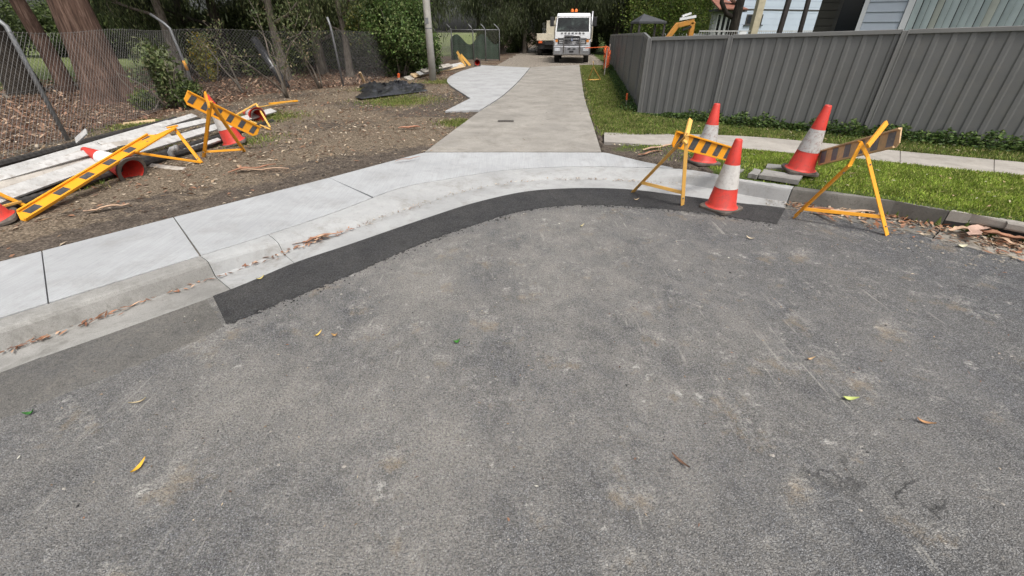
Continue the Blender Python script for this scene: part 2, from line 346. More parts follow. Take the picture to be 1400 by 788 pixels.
# ------------------------------------------------------------------ the kerb line (stations run left to right)
ST = [  # gutter edge px, toe px, kerb back px, height of the top, layback 0..1
 ((0, 511), (0, 482), (0, 436), .12, 0), ((150, 457.5), (147, 430), (137, 393), .12, 0), ((317, 397), (295, 378), (274, 350), .12, 0),
 ((403, 361), (387, 345), (367, 321), .10, .35), ((480, 335), (470, 316), (462, 289), .075, .8), ((583, 299.5), (563, 283), (545, 258), .06, 1),
 ((651, 278), (630, 262), (612, 245), .055, 1), ((720, 263), (705, 248.5), (692, 233), .05, 1), ((789, 258.5), (785, 244.5), (785, 228), .05, 1),
 ((857, 260), (857, 247), (860, 229), .06, .9), ((926, 268), (935, 252), (940, 232), .125, .25), ((1011, 279), (1011, 266), (1011, 244.5), .15, 0),
 ((1074, 286), (1077, 277), (1087, 255), .15, 0), ((1185, 308), (1196, 292), (1201, 271), .15, 0), ((1258, 322), (1273, 304), (1280, 286), .15, 0), ((1380, 352), (1400, 333), (1402, 305), .15, 0)]
O_ = np.array([at(*s[0], 0) for s in ST]); T_ = np.array([at(*s[1], 0) for s in ST]); B_ = np.array([at(*s[2], s[3]) for s in ST])
ZT = np.array([s[3] for s in ST]); LB = np.array([s[4] for s in ST], float)
dL = nrm((T_[0] - T_[2])); dR = nrm((T_[-1] - T_[-3]))
def ext(A): return np.vstack([A[0] + dL * 14, A[0] + dL * 1.2, A, A[-1] + dR * 1.2, A[-1] + dR * 14])
NS = 20 * 16
cat1 = lambda a: catmull(np.r_[a[0], a[0], a, a[-1], a[-1]].reshape(-1, 1), NS)[:, 0]
OL, TL, BL = catmull(ext(O_), NS), catmull(ext(T_), NS), catmull(ext(B_), NS); ZL = cat1(ZT); LL = np.clip(cat1(LB), 0, 1)
U = np.linspace(0, len(ST) + 3, NS) - 2           # station parameter; 0..15 are the table rows
def kerb_piece(name, u0, u1, mat, label, gmat=None):
    us = [u0] + [u for u in U if u0 + .02 < u < u1 - .02] + [u1]; mb = MB(); rows = []; ip = lambda A, u: np.array([np.interp(u, U, A[:, k]) for k in range(3)])
    for i, u in enumerate(us):
        o, t, b, z, l = ip(OL, u), ip(TL, u), ip(BL, u), np.interp(u, U, ZL), np.interp(u, U, LL); g = nrm(o - t); P = []
        wob_ = .003 * math.sin(i * 1.7)
        P.append((*o[:2], -.12)); P.append((*o[:2], .005)); P.append((*(t * .5 + o * .5)[:2], .000)); P.append((*(t + g * .02)[:2], -.006))
        for tt, zu, zl in ((.0, .004, .0), (.07, z * .45, z * .12), (.13, z * .80, z * .25), (.19, z * .95, z * .36), (.30, z, z * .52), (.6, z + .001, z * .84), (.985, z, z)):
            q = t * (1 - tt) + b * tt; P.append((q[0], q[1], (1 - l) * zu + l * zl + wob_ * .5))
        P.append((*b[:2], -.12)); rows.append(P)
    n = len(rows[0]); vs = [p for r in rows for p in r]
    f = [(i * n + j, i * n + j + 1, (i + 1) * n + j + 1, (i + 1) * n + j) for i in range(len(rows) - 1) for j in range(n - 1)]
    f += [tuple(range(n))[::-1], tuple((len(rows) - 1) * n + j for j in range(n))]
    mb.add(vs, f); return mb.build(name, mat, None, False)
def u_joint(u, w=.004):
    return u
k1 = kerb_piece('kerb', -2, 1.99, 'conc_kerb_old', ''); struct(k1, 'old stained concrete kerb and gutter beside the footpath panels')
k2 = kerb_piece('kerb', 2.0, 2.992, 'conc_kerb_new', ''); struct(k2, 'new kerb piece sloping down towards the driveway')
k3 = kerb_piece('kerb', 3.0, 11.985, 'conc_kerb_new', ''); struct(k3, 'new pale curved kerb and gutter across the driveway mouth')
k4 = kerb_piece('kerb', 12.0, 14.18, 'conc_kerb_black', ''); struct(k4, 'old dark kerb beside the lawn')
# kerb inlet with its long concrete lintel
def kerb_inlet():
    idx = np.where((U >= 14.2) & (U <= 16.6))[0]; r = thing('kerb_inlet', (*BL[idx[0]][:2], 0), 'dark storm water inlet under a long pale concrete lintel at the lawn edge', 'drain')
    top = MB(); rows = []; flo = []; back = []
    for i in idx:
        t, b, o = TL[i], BL[i], OL[i]; q = lambda k: t * (1 - k) + b * k
        rows.append([(*q(.05)[:2], .085), (*q(-.02)[:2], .10), (*q(.0)[:2], .142), (*q(.12)[:2], .156), (*q(1.)[:2], .153), (*q(1.)[:2], .06)])
        flo.append([(*o[:2], -.12), (*o[:2], .005), (*q(-.1)[:2], -.012), (*q(.3)[:2], -.10), (*q(1.)[:2], -.30)])
        back.append([(*q(1.)[:2], -.3), (*q(1.)[:2], .059)])
    def loft(rows, close=False):
        n = len(rows[0]); m = MB(); f = [(i * n + j, i * n + (j + 1) % n, (i + 1) * n + (j + 1) % n, (i + 1) * n + j) for i in range(len(rows) - 1) for j in range(n if close else n - 1)]
        if close: f += [tuple(range(n))[::-1], tuple((len(rows) - 1) * n + j for j in range(n))]
        return m.add([p for q in rows for p in q], f)
    loft(rows, True).build('lintel', 'conc_path_old', r); loft(flo).build('throat', 'conc_gutter_old', r); loft(back).build('back_wall', 'dark', r)
kerb_inlet()
idx = np.where(U >= 16.6)[0]
k5 = kerb_piece('kerb', 16.6, 18, 'conc_kerb_black', ''); struct(k5, 'old kerb running on past the inlet')

# ------------------------------------------------------------------ road, repair strip, patch
def sheet(name, poly, z, mat, thick=None):
    mb = MB(); poly = [(p[0], p[1]) for p in poly]; mb.prism(poly, z - (thick or .1), z); return mb.build(name, mat)
roadpoly = [tuple(p[:2]) for p in OL] + [(60, OL[-1][1]), (60, -40), (-60, -40), (-60, OL[0][1])]
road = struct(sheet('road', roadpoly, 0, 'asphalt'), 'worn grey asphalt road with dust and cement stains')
def strip(name, A, B, z, mat, jit=.008, seed=1):
    g = np.random.default_rng(seed); n = len(A); A = np.array(A); B = np.array(B); mb = MB(); rows = []
    for i in range(n):
        d = nrm((B[i] - A[i])[:2]); ja, jb = g.normal(0, jit, 2)
        a = A[i][:2] - d * 0.004; b = B[i][:2] + d * jb
        rows.append([(*a, 0), (*(a + d * .006), z)] + [(*(a * (1 - k) + b * k), z * (1 + .25 * g.random())) for k in (.3, .6)] + [(*(b - d * .012), z * .8), (*b, -.002)])
    m = len(rows[0]); mb.add([p for r in rows for p in r], [(i * m + j, i * m + j + 1, (i + 1) * m + j + 1, (i + 1) * m + j) for i in range(n - 1) for j in range(m - 1)])
    mb.v = [tuple(q) for q in mb.v]; mb.f = [tuple(q[::-1]) for q in mb.f]
    return mb.build(name, mat, None, False)
iO = [i for i in range(NS) if 1.78 <= U[i] <= 12.02]
outer = resample(OL[iO], 240)
inner = resample(catmull([at(x, y, 0) for x, y in [(310, 445), (395, 410), (480, 376), (566, 338), (651, 307), (720, 288), (789, 281), (857, 282.5), (960, 292), (1062, 307)]], 200), 240)
patch = struct(strip('road_patch', outer, inner, .011, 'asphalt_new', .007, 3), 'fresh black asphalt patch curving along the new gutter')
iO = [i for i in range(NS) if -1.0 <= U[i] <= 1.80]
so = resample(OL[iO], 90); si_ = [at(x, y, 0) for x, y in [(0, 575), (69, 547), (274, 465), (305, 447)]]; si_ = [si_[0] + nrm(si_[0] - si_[1]) * 1.2] + si_
struct(strip('road_repair_strip', so, resample(si_, 90), .005, 'asphalt_old', .006, 4), 'smooth older asphalt strip beside the gutter')

# ------------------------------------------------------------------ footpath panels, apron, driveway, pad, far footpath
def loft_slab(name, A, B, parent, mat, shrink=.004, th=.1, n=12):
    A = resample(A, n) if len(A) < n else np.array(A); B = resample(B, len(A)); mb = MB(); rows = []
    for a, b in zip(A, B):
        d = nrm(b - a); a2 = a + d * shrink; b2 = b - d * shrink; rows.append([a2 - V(0, 0, th)] + [a2 * (1 - k) + b2 * k for k in (0, .33, .66, 1)] + [b2 - V(0, 0, th)])
    m = 6; mb.add([p for r in rows for p in r], [(i * m + j + 1, i * m + j, (i + 1) * m + j, (i + 1) * m + j + 1) for i in range(len(rows) - 1) for j in range(m - 1)] + [tuple(range(m)), tuple((len(rows) - 1) * m + j for j in range(m))[::-1]])
    return mb.build(name, mat, parent, False, .002)
def Bu(u): return np.array([np.interp(u, U, BL[:, 0]), np.interp(u, U, BL[:, 1]), np.interp(u, U, ZL) + .003])
def Bline(u0, u1, n=24): return np.array([Bu(u) for u in np.linspace(u0, u1, n)])
fp = thing('footpath', (-3, 3, 0), None, None); struct(fp, 'new pale concrete footpath panels along the kerb')
backL = [at(x, y, .135) for x, y in [(0, 357), (57, 343), (237, 297), (450, 243), (580, 208)]]
bdir = nrm(backL[0] - backL[2]); kd = nrm(Bu(0) - Bu(1.5))
J1b, J1k, J2b, J2k = backL[1], at(66, 414, .123), backL[2], Bu(1.98)
w = J2b - J1b; wk = J2k - J1k
for k in range(-7, 0):
    a0 = J1b + bdir * .9 * (-k); a1 = J1b + bdir * .9 * (-k - 1); b0 = J1k + kd * .9 * (-k); b1 = J1k + kd * .9 * (-k - 1)
    loft_slab('slab', [a0 - bdir * .004, a1 + bdir * .004], [b0 - kd * .004, b1 + kd * .004], fp, 'conc_new')
loft_slab('slab', [J1b - bdir * .003, J2b + bdir * .003], [J1k - kd * .003, Bu(1.989)], fp, 'conc_new')
u3 = 4.55
J3b = backL[3]; J3k = Bu(u3)
loft_slab('slab', [J2b - bdir * .004, J3b + bdir * .003], [Bu(2.012)] + list(Bline(2.1, u3 - .02, 16)), fp, 'conc_new', n=24)
MBj = MB(); MBj.prism([tuple(p[:2]) for p in ([J1b + bdir * 6.3, J1b, J2b - bdir * .1, Bu(2.06), Bu(1.9), J1k, J1k + kd * 6.3])], .02, .108); MBj.build('joint_bed', 'joint', fp)
ap_top = [at(x, y, .14) for x, y in [(450, 243), (515, 225.5), (580, 208.5), (704, 208.3), (828, 208.5), (878, 220.5)]] + [Bu(9.85)]
apron = struct(loft_slab('driveway_apron', resample(ap_top, 60), resample(Bline(u3 + .012, 9.85, 60), 60), None, 'conc_new', .003, n=60), 'new white concrete driveway apron fanning out to the kerb')
drv = thing('driveway', (1, 12, 0), None, None); struct(drv, 'old grey concrete driveway running up to the truck')
Ld = catmull([at(x, y, .14) for x, y in [(581, 207.6), (618, 180), (655, 153), (687, 132), (709, 112), (726, 92)]], 61)
Rd = catmull([at(x, y, .14) for x, y in [(822, 207.6), (812, 175), (805, 153), (799, 133), (795.5, 112), (792, 89)]], 61)
for a, b in ((0, 20), (20, 36), (36, 48), (48, 60)):
    loft_slab('slab', Ld[a:b + 1] + (Ld[a + 1] - Ld[a]) * .0, Rd[a:b + 1], drv, 'conc_drive', 0, n=4)
padp = np.vstack([[at(608.5, 152, .15), at(643, 134.5, .15)], catmull([at(x, y, .15) for x, y in [(624, 122.5), (613.5, 115), (611, 110.5), (615, 105), (632, 97), (659, 89.5)]], 20)])
padpoly = [tuple(p[:2]) for p in padp] + [tuple((p + V(-.02, 0, 0))[:2]) for p in Ld[::-1] if p[1] > at(655, 153, .14)[1] and p[1] < 22.6]
mb = MB(); mb.prism(padpoly, .05, .155); pad = struct(mb.build('concrete_pad', 'conc_pad', None, False, .006), 'new pale concrete passing pad beside the old driveway')
rp = thing('footpath', (4, 6.5, 0), None, None); struct(rp, 'old grey footpath between the lawn and the metal fence')
Rt = resample(catmull([at(x, y, .157) for x, y in [(826, 181.5), (920, 183), (1020, 186.5), (1122, 195), (1225, 206), (1400, 222)]], 40), 40)
Rb = resample(catmull([at(x, y, .157) for x, y in [(826, 194), (921, 199.6), (1020, 204), (1100, 210.5), (1196, 220), (1400, 242)]], 40), 40)
ed = nrm(Rt[-1] - Rt[-4]); Rt = np.vstack([Rt, Rt[-1] + ed * 4, Rt[-1] + ed * 12]); Rb = np.vstack([Rb, Rb[-1] + ed * 4, Rb[-1] + ed * 12])
for a, b in ((0, 11), (11, 22), (22, 30), (30, 37), (37, 41)):
    A = Rt[a:b + 1].copy(); B = Rb[a:b + 1].copy(); A[-1] += (A[-2] - A[-1]) * .05; B[-1] += (B[-2] - B[-1]) * .05
    loft_slab('slab', A, B, rp, 'conc_path_old', 0, n=4)

# ------------------------------------------------------------------ ground sheet
HARD = [[tuple(p[:2]) for p in ([J1b + bdir * 12, J1b] + backL[2:5] + [at(704, 208.3, .14), at(828, 208.5, .14), Bu(9.85)])] + [tuple(p[:2]) for p in BL[(U > 9.9)]] + [(60, BL[-1][1]), (60, -45), (-60, -45), (-60, (J1b + bdir * 12)[1])],
        [tuple(p[:2]) for p in Ld] + [tuple(p[:2]) for p in Rd[::-1]], padpoly, [tuple(p[:2]) for p in Rt] + [tuple(p[:2]) for p in Rb[::-1]]]
PATHEDGE = [J1b + bdir * 12, J1b] + backL[2:5]
CF0, CF1, CF2 = V(-7.45, 6.2, 0), V(-7.0, 12.6, 0), V(-5.1, 14.5, 0)      # chain link fence line corners
def gh(x, y):
    x = np.asarray(x, float); y = np.asarray(y, float)
    z = .118 + .012 * np.sin(x * 1.1 + .5 * y) * np.sin(y * .9 - .4 * x) + .008 * np.sin(x * 3.3 + 1) * np.sin(y * 2.9)
    left = sstep(-1.2, -2.5, x)
    z = z + left * .03 * sstep(0.1, 1.2, seg_dist(x, y, PATHEDGE)) * np.clip(wob(x * 1.3, y), 0, 1)
    z = z + left * .06 * sstep(12, 22, y) + .03 * sstep(1.6, 2.3, x) * sstep(20, 10, y)
    return z
def axis(parts):
    o = []
    for a, b, s in parts: o += list(np.arange(a, b, s))
    return np.array(o + [parts[-1][1]])
xs = axis([(-400, -60, 20), (-60, -20, 2.5), (-20, -8, .3), (-8, 6.6, .055), (6.6, 14, .3), (14, 60, 2.5), (60, 400, 20)])
ys = axis([(-6, 1.4, .4), (1.4, 10, .055), (10, 18, .12), (18, 30, .3), (30, 80, 2.5), (80, 500, 20)])
X, Y = np.meshgrid(xs, ys); g2 = np.random.default_rng(4)
Z = gh(X, Y) + g2.normal(0, .0025, X.shape)
hard = np.zeros(X.shape, bool)
for q in HARD: hard |= inside(X, Y, q)
Z = np.where(hard, -.16, Z)
side_dir = nrm(V(.16, .987, 0)); FC = V(2.58, 9.18, 0)
st_e = nrm(V(.835, -.55, 0)); st_n = V(-st_e[1], st_e[0], 0)
dpath = seg_dist(X, Y, PATHEDGE); ddrv = seg_dist(X, Y, Ld)
def fence_x(y): return np.interp(y, [CF0[1], CF1[1], CF2[1], 30], [CF0[0], CF1[0], CF2[0], -3.4])
left = X < (Ld[0][0] + (Y - 6) * .12)
straw = np.where(left, sstep(.30, .70, dpath + .25 * wob(X * 1.5, Y * 1.5)) * (.40 + .45 * wob(X * .9 + 2, Y * 1.1)), .25)
straw = np.where(left & (dpath > .9) & (dpath < 1.6), np.maximum(straw, .8), straw)
straw = np.where(left & (X > -3.4) & (ddrv < 1.6) & (Y > 9), straw * .4, straw)
mul = np.where(left, sstep(.6, -.4, X - fence_x(Y)) + .25 * sstep(13, 17, Y) + .42 * wob(X * 1.6 + 5, Y * 1.3 + 1), 0)
gr = np.zeros_like(X)
right = ~left & (X > .9)
gr = np.where(right, .95, gr)
gr = np.where(right & (X < 2.4) & (Y < 7.0) & (Y > 4.5), np.clip(.75 * sstep(.0, 1.0, Y - 5.75) * wob(X * 2, Y * 2) + .1, 0, 1), gr)
gr = np.where(right & (seg_dist(X, Y, Rd) < .16), .25, gr)
gr = np.where(left & (X < -14.4), .95, gr)                       # the sports field
gr = np.where(left & (Y > 32) & (X < -2), .9, gr)
for cx, cy, r, a in ((-2.75, 11.3, .95, .8), (-4.9, 8.9, .8, .65), (-.95, 8.4, .5, .7), (-5.6, 6.6, .6, .5), (-6.6, 8, .7, .5), (-2.3, 15.7, .9, .6), (-3.9, 13.6, .8, .5), (-5.0, 4.6, .5, .5)):
    gr = np.maximum(gr, np.where(left, a * sstep(r, .1, np.hypot(X - cx, Y - cy) + .25 * wob(X * 4, Y * 4)), 0))
grav = np.where((Y > 22) & (Y < 60) & (np.abs(X - (1.9 + (Y - 23) * .1)) < 2.8), .9, 0)
grav = np.maximum(grav, np.where((np.abs(X + 13.7 + .05 * (Y - 13)) < .62) & left, .95, 0))   # far footpath by the field
gr = np.where(grav > .5, 0, gr)
def grid_mesh(name, X, Y, Z, mat, attrs):
    h, w_ = X.shape; me = bpy.data.meshes.new(name); me.vertices.add(h * w_)
    me.vertices.foreach_set('co', np.stack([X, Y, Z], -1).astype(np.float32).ravel())
    I = np.arange(h * w_).reshape(h, w_); q = np.stack([I[:-1, :-1], I[:-1, 1:], I[1:, 1:], I[1:, :-1]], -1).reshape(-1, 4)
    me.loops.add(q.size); me.loops.foreach_set('vertex_index', q.ravel().astype(np.int32)); me.polygons.add(len(q)); me.polygons.foreach_set('loop_start', (np.arange(len(q)) * 4).astype(np.int32))
    me.update(calc_edges=True)
    for k, v in attrs.items():
        a = me.color_attributes.new(k, 'FLOAT_COLOR', 'POINT'); a.data.foreach_set('color', v.astype(np.float32).ravel())
    return link(name, me, mat, None, True)
zz = np.stack([straw, mul, gr, np.ones_like(gr)], -1); field = np.where((left & (X < -14.6)) | ((Y > 33) & (X < -2)), .95, 0) * (grav < .5)
z2 = np.stack([grav, field, grav * 0, np.ones_like(gr)], -1)
struct(grid_mesh('ground', X, Y, Z, 'ground', {'zone': np.clip(zz, 0, 1), 'zone2': np.clip(z2, 0, 1)}), 'earth verges, mulch, lawn and field')

# ------------------------------------------------------------------ scatter: blades, litter
def quads_obj(name, C, D, Wd, cols, mat, parent=None, fold=None):
    """diamond leaves: C base points, D length vectors, Wd half width vectors"""
    n = len(C); v = np.empty((n, 4, 3), np.float32); v[:, 0] = C; v[:, 1] = C + D * .45 + Wd; v[:, 2] = C + D; v[:, 3] = C + D * .45 - Wd
    if fold is not None: v[:, 1] += fold; v[:, 3] += fold
    me = bpy.data.meshes.new(name); me.vertices.add(n * 4); me.vertices.foreach_set('co', v.ravel())
    me.loops.add(n * 4); me.loops.foreach_set('vertex_index', np.arange(n * 4, dtype=np.int32)); me.polygons.add(n); me.polygons.foreach_set('loop_start', (np.arange(n) * 4).astype(np.int32)); me.update(calc_edges=True)
    a = me.color_attributes.new('Col', 'FLOAT_COLOR', 'POINT'); c = np.ones((n, 4, 4), np.float32); c[:, :, :3] = cols[:, None, :]; a.data.foreach_set('color', c.ravel())
    return link(name, me, mat, parent)
def pick(pal, n, g, var=.25):
    pal = np.array(pal); return pal[g.integers(0, len(pal), n)] * (1 + g.normal(0, var, (n, 1))).clip(.35, 1.8)
def hardmask(x, y, m=0):
    h = np.zeros(x.shape, bool)
    for q in HARD: h |= inside(x, y, q)
    return h
def unit(g, n):
    v = g.normal(0, 1, (n, 3)); return v / np.linalg.norm(v, axis=1, keepdims=True)
def grass_patch(name, x, y, hgt, g, pal, label, wid=.0045):
    n = len(x); z = gh(x, y) - .005; C = np.stack([x, y, z], 1); a = g.uniform(0, 2 * np.pi, n); lean = np.abs(g.normal(.45, .3, n)); h = hgt * g.uniform(.5, 1.25, n)
    D = np.stack([np.cos(a) * lean * h, np.sin(a) * lean * h, h], 1); b = a + np.pi / 2 + g.normal(0, .5, n); Wd = np.stack([np.cos(b), np.sin(b), np.zeros(n)], 1) * (wid * g.uniform(.6, 1.3, n))[:, None]
    o = quads_obj(name, C, D, Wd, pick(pal, n, g, .25) * (.7 + .6 * wob(x * 5.1, y * 4.3) * .7 + .25 * wob(x * 17, y * 15))[:, None], 'grass'); return tag(o, label, 'grass', None, 'stuff')
GP = [(.16, .23, .04), (.20, .27, .05), (.11, .17, .03), (.28, .29, .09), (.08, .13, .025), (.34, .29, .13)]
GPB = [(.27, .37, .05), (.33, .42, .07), (.19, .28, .035), (.40, .41, .12), (.14, .20, .03)]
g = np.random.default_rng(21)
x = g.uniform(1.6, 7.5, 330000); y = g.uniform(2.0, 6.9, 330000)
lawn_poly = [tuple(p[:2]) for p in Rb] + [tuple(p[:2]) for p in BL[(U > 10.4) & (U < 17.9)][::-1]]
k = inside(x, y, lawn_poly) & ~((x < 2.45) & (g.random(len(x)) > .05 + .5 * np.clip((y - 5.4) / 1.2, 0, 1) * wob(x * 3, y * 3))) & ~((seg_dist(x, y, BL[(U > 10) & (U < 17.8)]) < .16) & (g.random(len(x)) < .75))
k &= g.random(len(x)) < np.clip(.35 + .75 * sstep(2.4, 3.4, x) - .5 * ((np.hypot(x - 3.2, y - 5.0) < .6)), .1, 1)
grass_patch('grass', x[k], y[k], .034, g, GPB, 'bright green mown lawn between the kerb and the old footpath')
# between old footpath and fence, and along the driveway
x = g.uniform(1.4, 10, 300000); y = g.uniform(3.2, 9.4, 300000)
inb = inside(x, y, [tuple(p[:2]) for p in Rt] + [tuple((FC + st_e * 12)[:2]), tuple(FC[:2]), (2.5, 9.2), (1.55, 9.2)])
k = inb & ~hardmask(x, y); grass_patch('grass', x[k][:60000], y[k][:60000], .045, g, GP, 'strip of darker grass along the foot of the metal fence', .005)
y = g.uniform(7.2, 24, 120000); xl = np.interp(y, Rd[:, 1], Rd[:, 0]); xr = FC[0] + (y - FC[1]) * .162; xr = np.where(y < 9.2, 2.9, xr); x = xl + (xr - xl) * g.random(len(y))
k = (g.random(len(x)) < np.clip((x - xl) / .35, .08, 1)); grass_patch('grass', x[k], y[k], .05, g, GP, 'grass verge between the driveway and the side fence', .007)
# sparse tufts on the left
xs_, ys_ = [], []
for cx, cy, r, n in ((-2.75, 11.3, .9, 6000), (-4.9, 8.9, .7, 4000), (-.95, 8.4, .4, 2600), (-5.6, 6.6, .5, 1800), (-6.6, 8, .6, 2000), (-2.3, 15.7, .8, 2600), (-3.9, 13.6, .7, 2200), (-5.0, 4.6, .4, 1500), (-4.1, 6.9, .5, 900)):
    xs_.append(g.normal(cx, r * .5, n)); ys_.append(g.normal(cy, r * .5, n))
x = np.concatenate(xs_); y = np.concatenate(ys_); k = ~hardmask(x, y)
grass_patch('grass', x[k], y[k], .05, g, GP + [(.22, .2, .08)], 'sparse green tufts on the bare verge left of the driveway', .005)

LP = [(.34, .25, .165), (.25, .165, .10), (.42, .34, .245), (.19, .105, .07), (.50, .42, .32), (.29, .155, .095), (.13, .085, .06), (.36, .29, .205)]
def litter(name, x, y, z, ln, wd, g, label, pal=LP, tilt=.25):
    n = len(x); a = g.uniform(0, 2 * np.pi, n); L = ln * g.uniform(.4, 1.5, n); t = g.normal(0, tilt, n)
    D = np.stack([np.cos(a) * L, np.sin(a) * L, np.abs(t) * L * .8], 1); w_ = wd * g.uniform(.5, 1.5, n); Wd = np.stack([-np.sin(a) * w_, np.cos(a) * w_, t * w_], 1)
    fold = np.zeros((n, 3)); fold[:, 2] = np.abs(g.normal(0, .3, n)) * w_
    o = quads_obj(name, np.stack([x, y, z + .003], 1), D, Wd, pick(pal, n, g), 'litter', None, fold); return tag(o, label, 'leaf litter', None, 'stuff')
g = np.random.default_rng(31)
N = 60000; x = g.uniform(-11, .3, N); y = g.uniform(2.5, 19, N); dp = seg_dist(x, y, PATHEDGE)
k = ~hardmask(x, y) & (x < Ld[0][0] + (y - 6) * .12) & (g.random(N) < np.where(dp < .7, .09, .55) * (.35 + .65 * wob(x * 1.7, y * 1.3)))
litter('leaf_litter', x[k], y[k], gh(x[k], y[k]), .062, .012, g, 'dry leaves and bark chips scattered over the left verge')
N = 26000; x = g.uniform(-16, -3, N); y = g.uniform(5.5, 24, N); k = x < fence_x(y) + .3
litter('leaf_litter', x[k], y[k], gh(x[k], y[k]), .10, .018, g, 'reddish brown leaf mulch behind the wire fence', [(.26, .15, .10), (.34, .21, .14), (.18, .10, .07), (.42, .30, .21), (.14, .09, .06)], .4)
# litter in the gutters
def gutter_litter(u0, u1, n, spread, label, ln=.05, wd=.007, pal=LP):
    u = g.uniform(u0, u1, n); f = np.abs(g.normal(0, spread, n)) * .35
    tx = np.interp(u, U, TL[:, 0]); ty = np.interp(u, U, TL[:, 1]); ox = np.interp(u, U, OL[:, 0]); oy = np.interp(u, U, OL[:, 1])
    x = tx + (ox - tx) * f; y = ty + (oy - ty) * f; return litter('leaf_litter', x, y, np.where(f > 1, .012, .004) * np.ones(n), ln, wd, g, label, pal)
RB = [(.34, .16, .09), (.42, .22, .13), (.28, .13, .08), (.5, .33, .22), (.2, .10, .06)]
gutter_litter(-1, 4.2, 200, .3, 'reddish bark and leaves caught along the old kerb toe', .055, .006, RB)
gutter_litter(4.2, 10, 260, .3, 'thin line of leaves along the layback gutter', .035, .004)
gutter_litter(12, 17.5, 900, 1.3, 'dead leaves and bark drifted along the old kerb by the inlet', .07, .010, RB + LP)
N = 700; x = g.uniform(-2.5, 5.5, N); y = g.uniform(.9, 5.2, N); k = inside(x, y, roadpoly)
litter('leaf_litter', x[k], y[k], .003 + 0 * x[k], .016, .0035, g, 'tiny leaf flecks strewn over the road', LP + [(.6, .58, .5)])
N = 900; x = g.uniform(-4, 6, N); y = g.uniform(3, 23, N); hh = inside(x, y, HARD[1]) | inside(x, y, padpoly) | inside(x, y, HARD[3]); k = hh & (g.random(N) < .55)
litter('leaf_litter', x[k], y[k], np.where(inside(x[k], y[k], padpoly), .157, .142), .045, .007, g, 'dry leaves lying on the driveway and pad')
N = 1500; x = g.uniform(1, 7, N); y = g.uniform(3, 20, N); k = ~hardmask(x, y) & (((x - 1.2) > (y - 6) * .1) & ((y < 9) | (x < FC[0] + (y - FC[1]) * .16)))
litter('leaf_litter', x[k], y[k], gh(x[k], y[k]) + .02, .05, .010, g, 'pale dry leaves scattered through the right hand grass', [(.45, .38, .27), (.42, .30, .18), (.5, .45, .35), (.3, .2, .12)])

def pebbles(name, x, y, z, size, mat, label, g):
    n = len(x); base = np.array([(1, 0, 0), (0, 1, 0), (-1, 0, 0), (0, -1, 0), (0, 0, .7), (0, 0, -.4)], float); fc = np.array([(0, 1, 4), (1, 2, 4), (2, 3, 4), (3, 0, 4)])
    sz = size * g.lognormal(0, .45, n); v = base[None] * sz[:, None, None] * g.uniform(.55, 1.25, (n, 6, 1)); a = g.uniform(0, 6.3, n); c, s_ = np.cos(a)[:, None], np.sin(a)[:, None]
    v = np.stack([v[:, :, 0] * c - v[:, :, 1] * s_ + x[:, None], v[:, :, 0] * s_ + v[:, :, 1] * c + y[:, None], v[:, :, 2] + z], -1).reshape(-1, 3); f = (fc[None] + 6 * np.arange(n)[:, None, None]).reshape(-1, 3)
    me = bpy.data.meshes.new(name); me.from_pydata(v.tolist(), [], f.tolist()); return tag(link(name, me, mat), label, 'gravel', None, 'stuff')
g = np.random.default_rng(61)
n = 900; i = g.integers(0, 239, n); off = g.normal(.0, .035, n); x = inner[i, 0] + off; y = inner[i, 1] - np.abs(off) + .01 + g.normal(0, .015, n)
pebbles('asphalt_crumbs', x, y, .003, .006, 'asphalt_new', 'loose black crumbs along the edge of the fresh patch', g)
n = 1500; x = g.uniform(-3, 5.5, n); y = g.uniform(.8, 5, n); k = inside(x, y, roadpoly)
pebbles('road_grit', x[k], y[k], .001, .0035, 'conc_path_old', 'pale grit scattered over the worn road', g)
n = 500; x = g.uniform(-3, 5.5, n); y = g.uniform(.8, 5, n); k = inside(x, y, roadpoly)
pebbles('road_grit', x[k], y[k], .001, .004, 'asphalt_new', 'dark grit scattered over the worn road', g)
n = 1600; u = g.uniform(11.6, 17.5, n); f = np.abs(g.normal(0, .9, n)); tx = np.interp(u, U, TL[:, 0]); ty = np.interp(u, U, TL[:, 1]); ox = np.interp(u, U, OL[:, 0]); oy = np.interp(u, U, OL[:, 1])
pebbles('road_grit', tx + (ox - tx) * f, ty + (oy - ty) * f, .004, .006, 'conc_gutter_old', 'grit and sand washed along the old right kerb', g)
n = 3000; x = g.uniform(-5.5, -1, n); y = g.uniform(2.6, 10, n); k = ~hardmask(x, y) & (seg_dist(x, y, PATHEDGE) < 1.0)
pebbles('soil_clods', x[k], y[k], .125, .010, 'dark_soil', 'dark soil crumbs on the bare strip beside the footpath', g)

# ------------------------------------------------------------------ weeds at the fence foot
g = np.random.default_rng(41)
n = 11000; s = g.uniform(-.1, 8, n); cl = (.5 * wob(s * 5.3, s * 2.3 + 3) + .3 * wob(s * 13, s * 9) + .35 * wob(s * 31, s * 17 + 1)) * sstep(.1, 1.3, s); hh = (.03 + .25 * cl) * g.random(n) ** 1.1; off = -np.abs(g.normal(.02, .05 + .13 * cl, n))
P = FC + st_e * s[:, None] + st_n * (off - .04)[:, None]; P[:, 2] = gh(P[:, 0], P[:, 1]) + hh
D = unit(g, n) * .06; D[:, 2] = np.abs(D[:, 2]) * .4; Wd = np.cross(D, unit(g, n)); Wd *= (.016 / (np.linalg.norm(Wd, axis=1) + 1e-6))[:, None]
tag(quads_obj('weeds', P, D, Wd, pick([(.06, .11, .025), (.04, .08, .02), (.09, .15, .035), (.13, .18, .05)], n, g, .4), 'leaf'), 'leafy green weeds growing along the street fence foot', 'weeds', None, 'stuff')
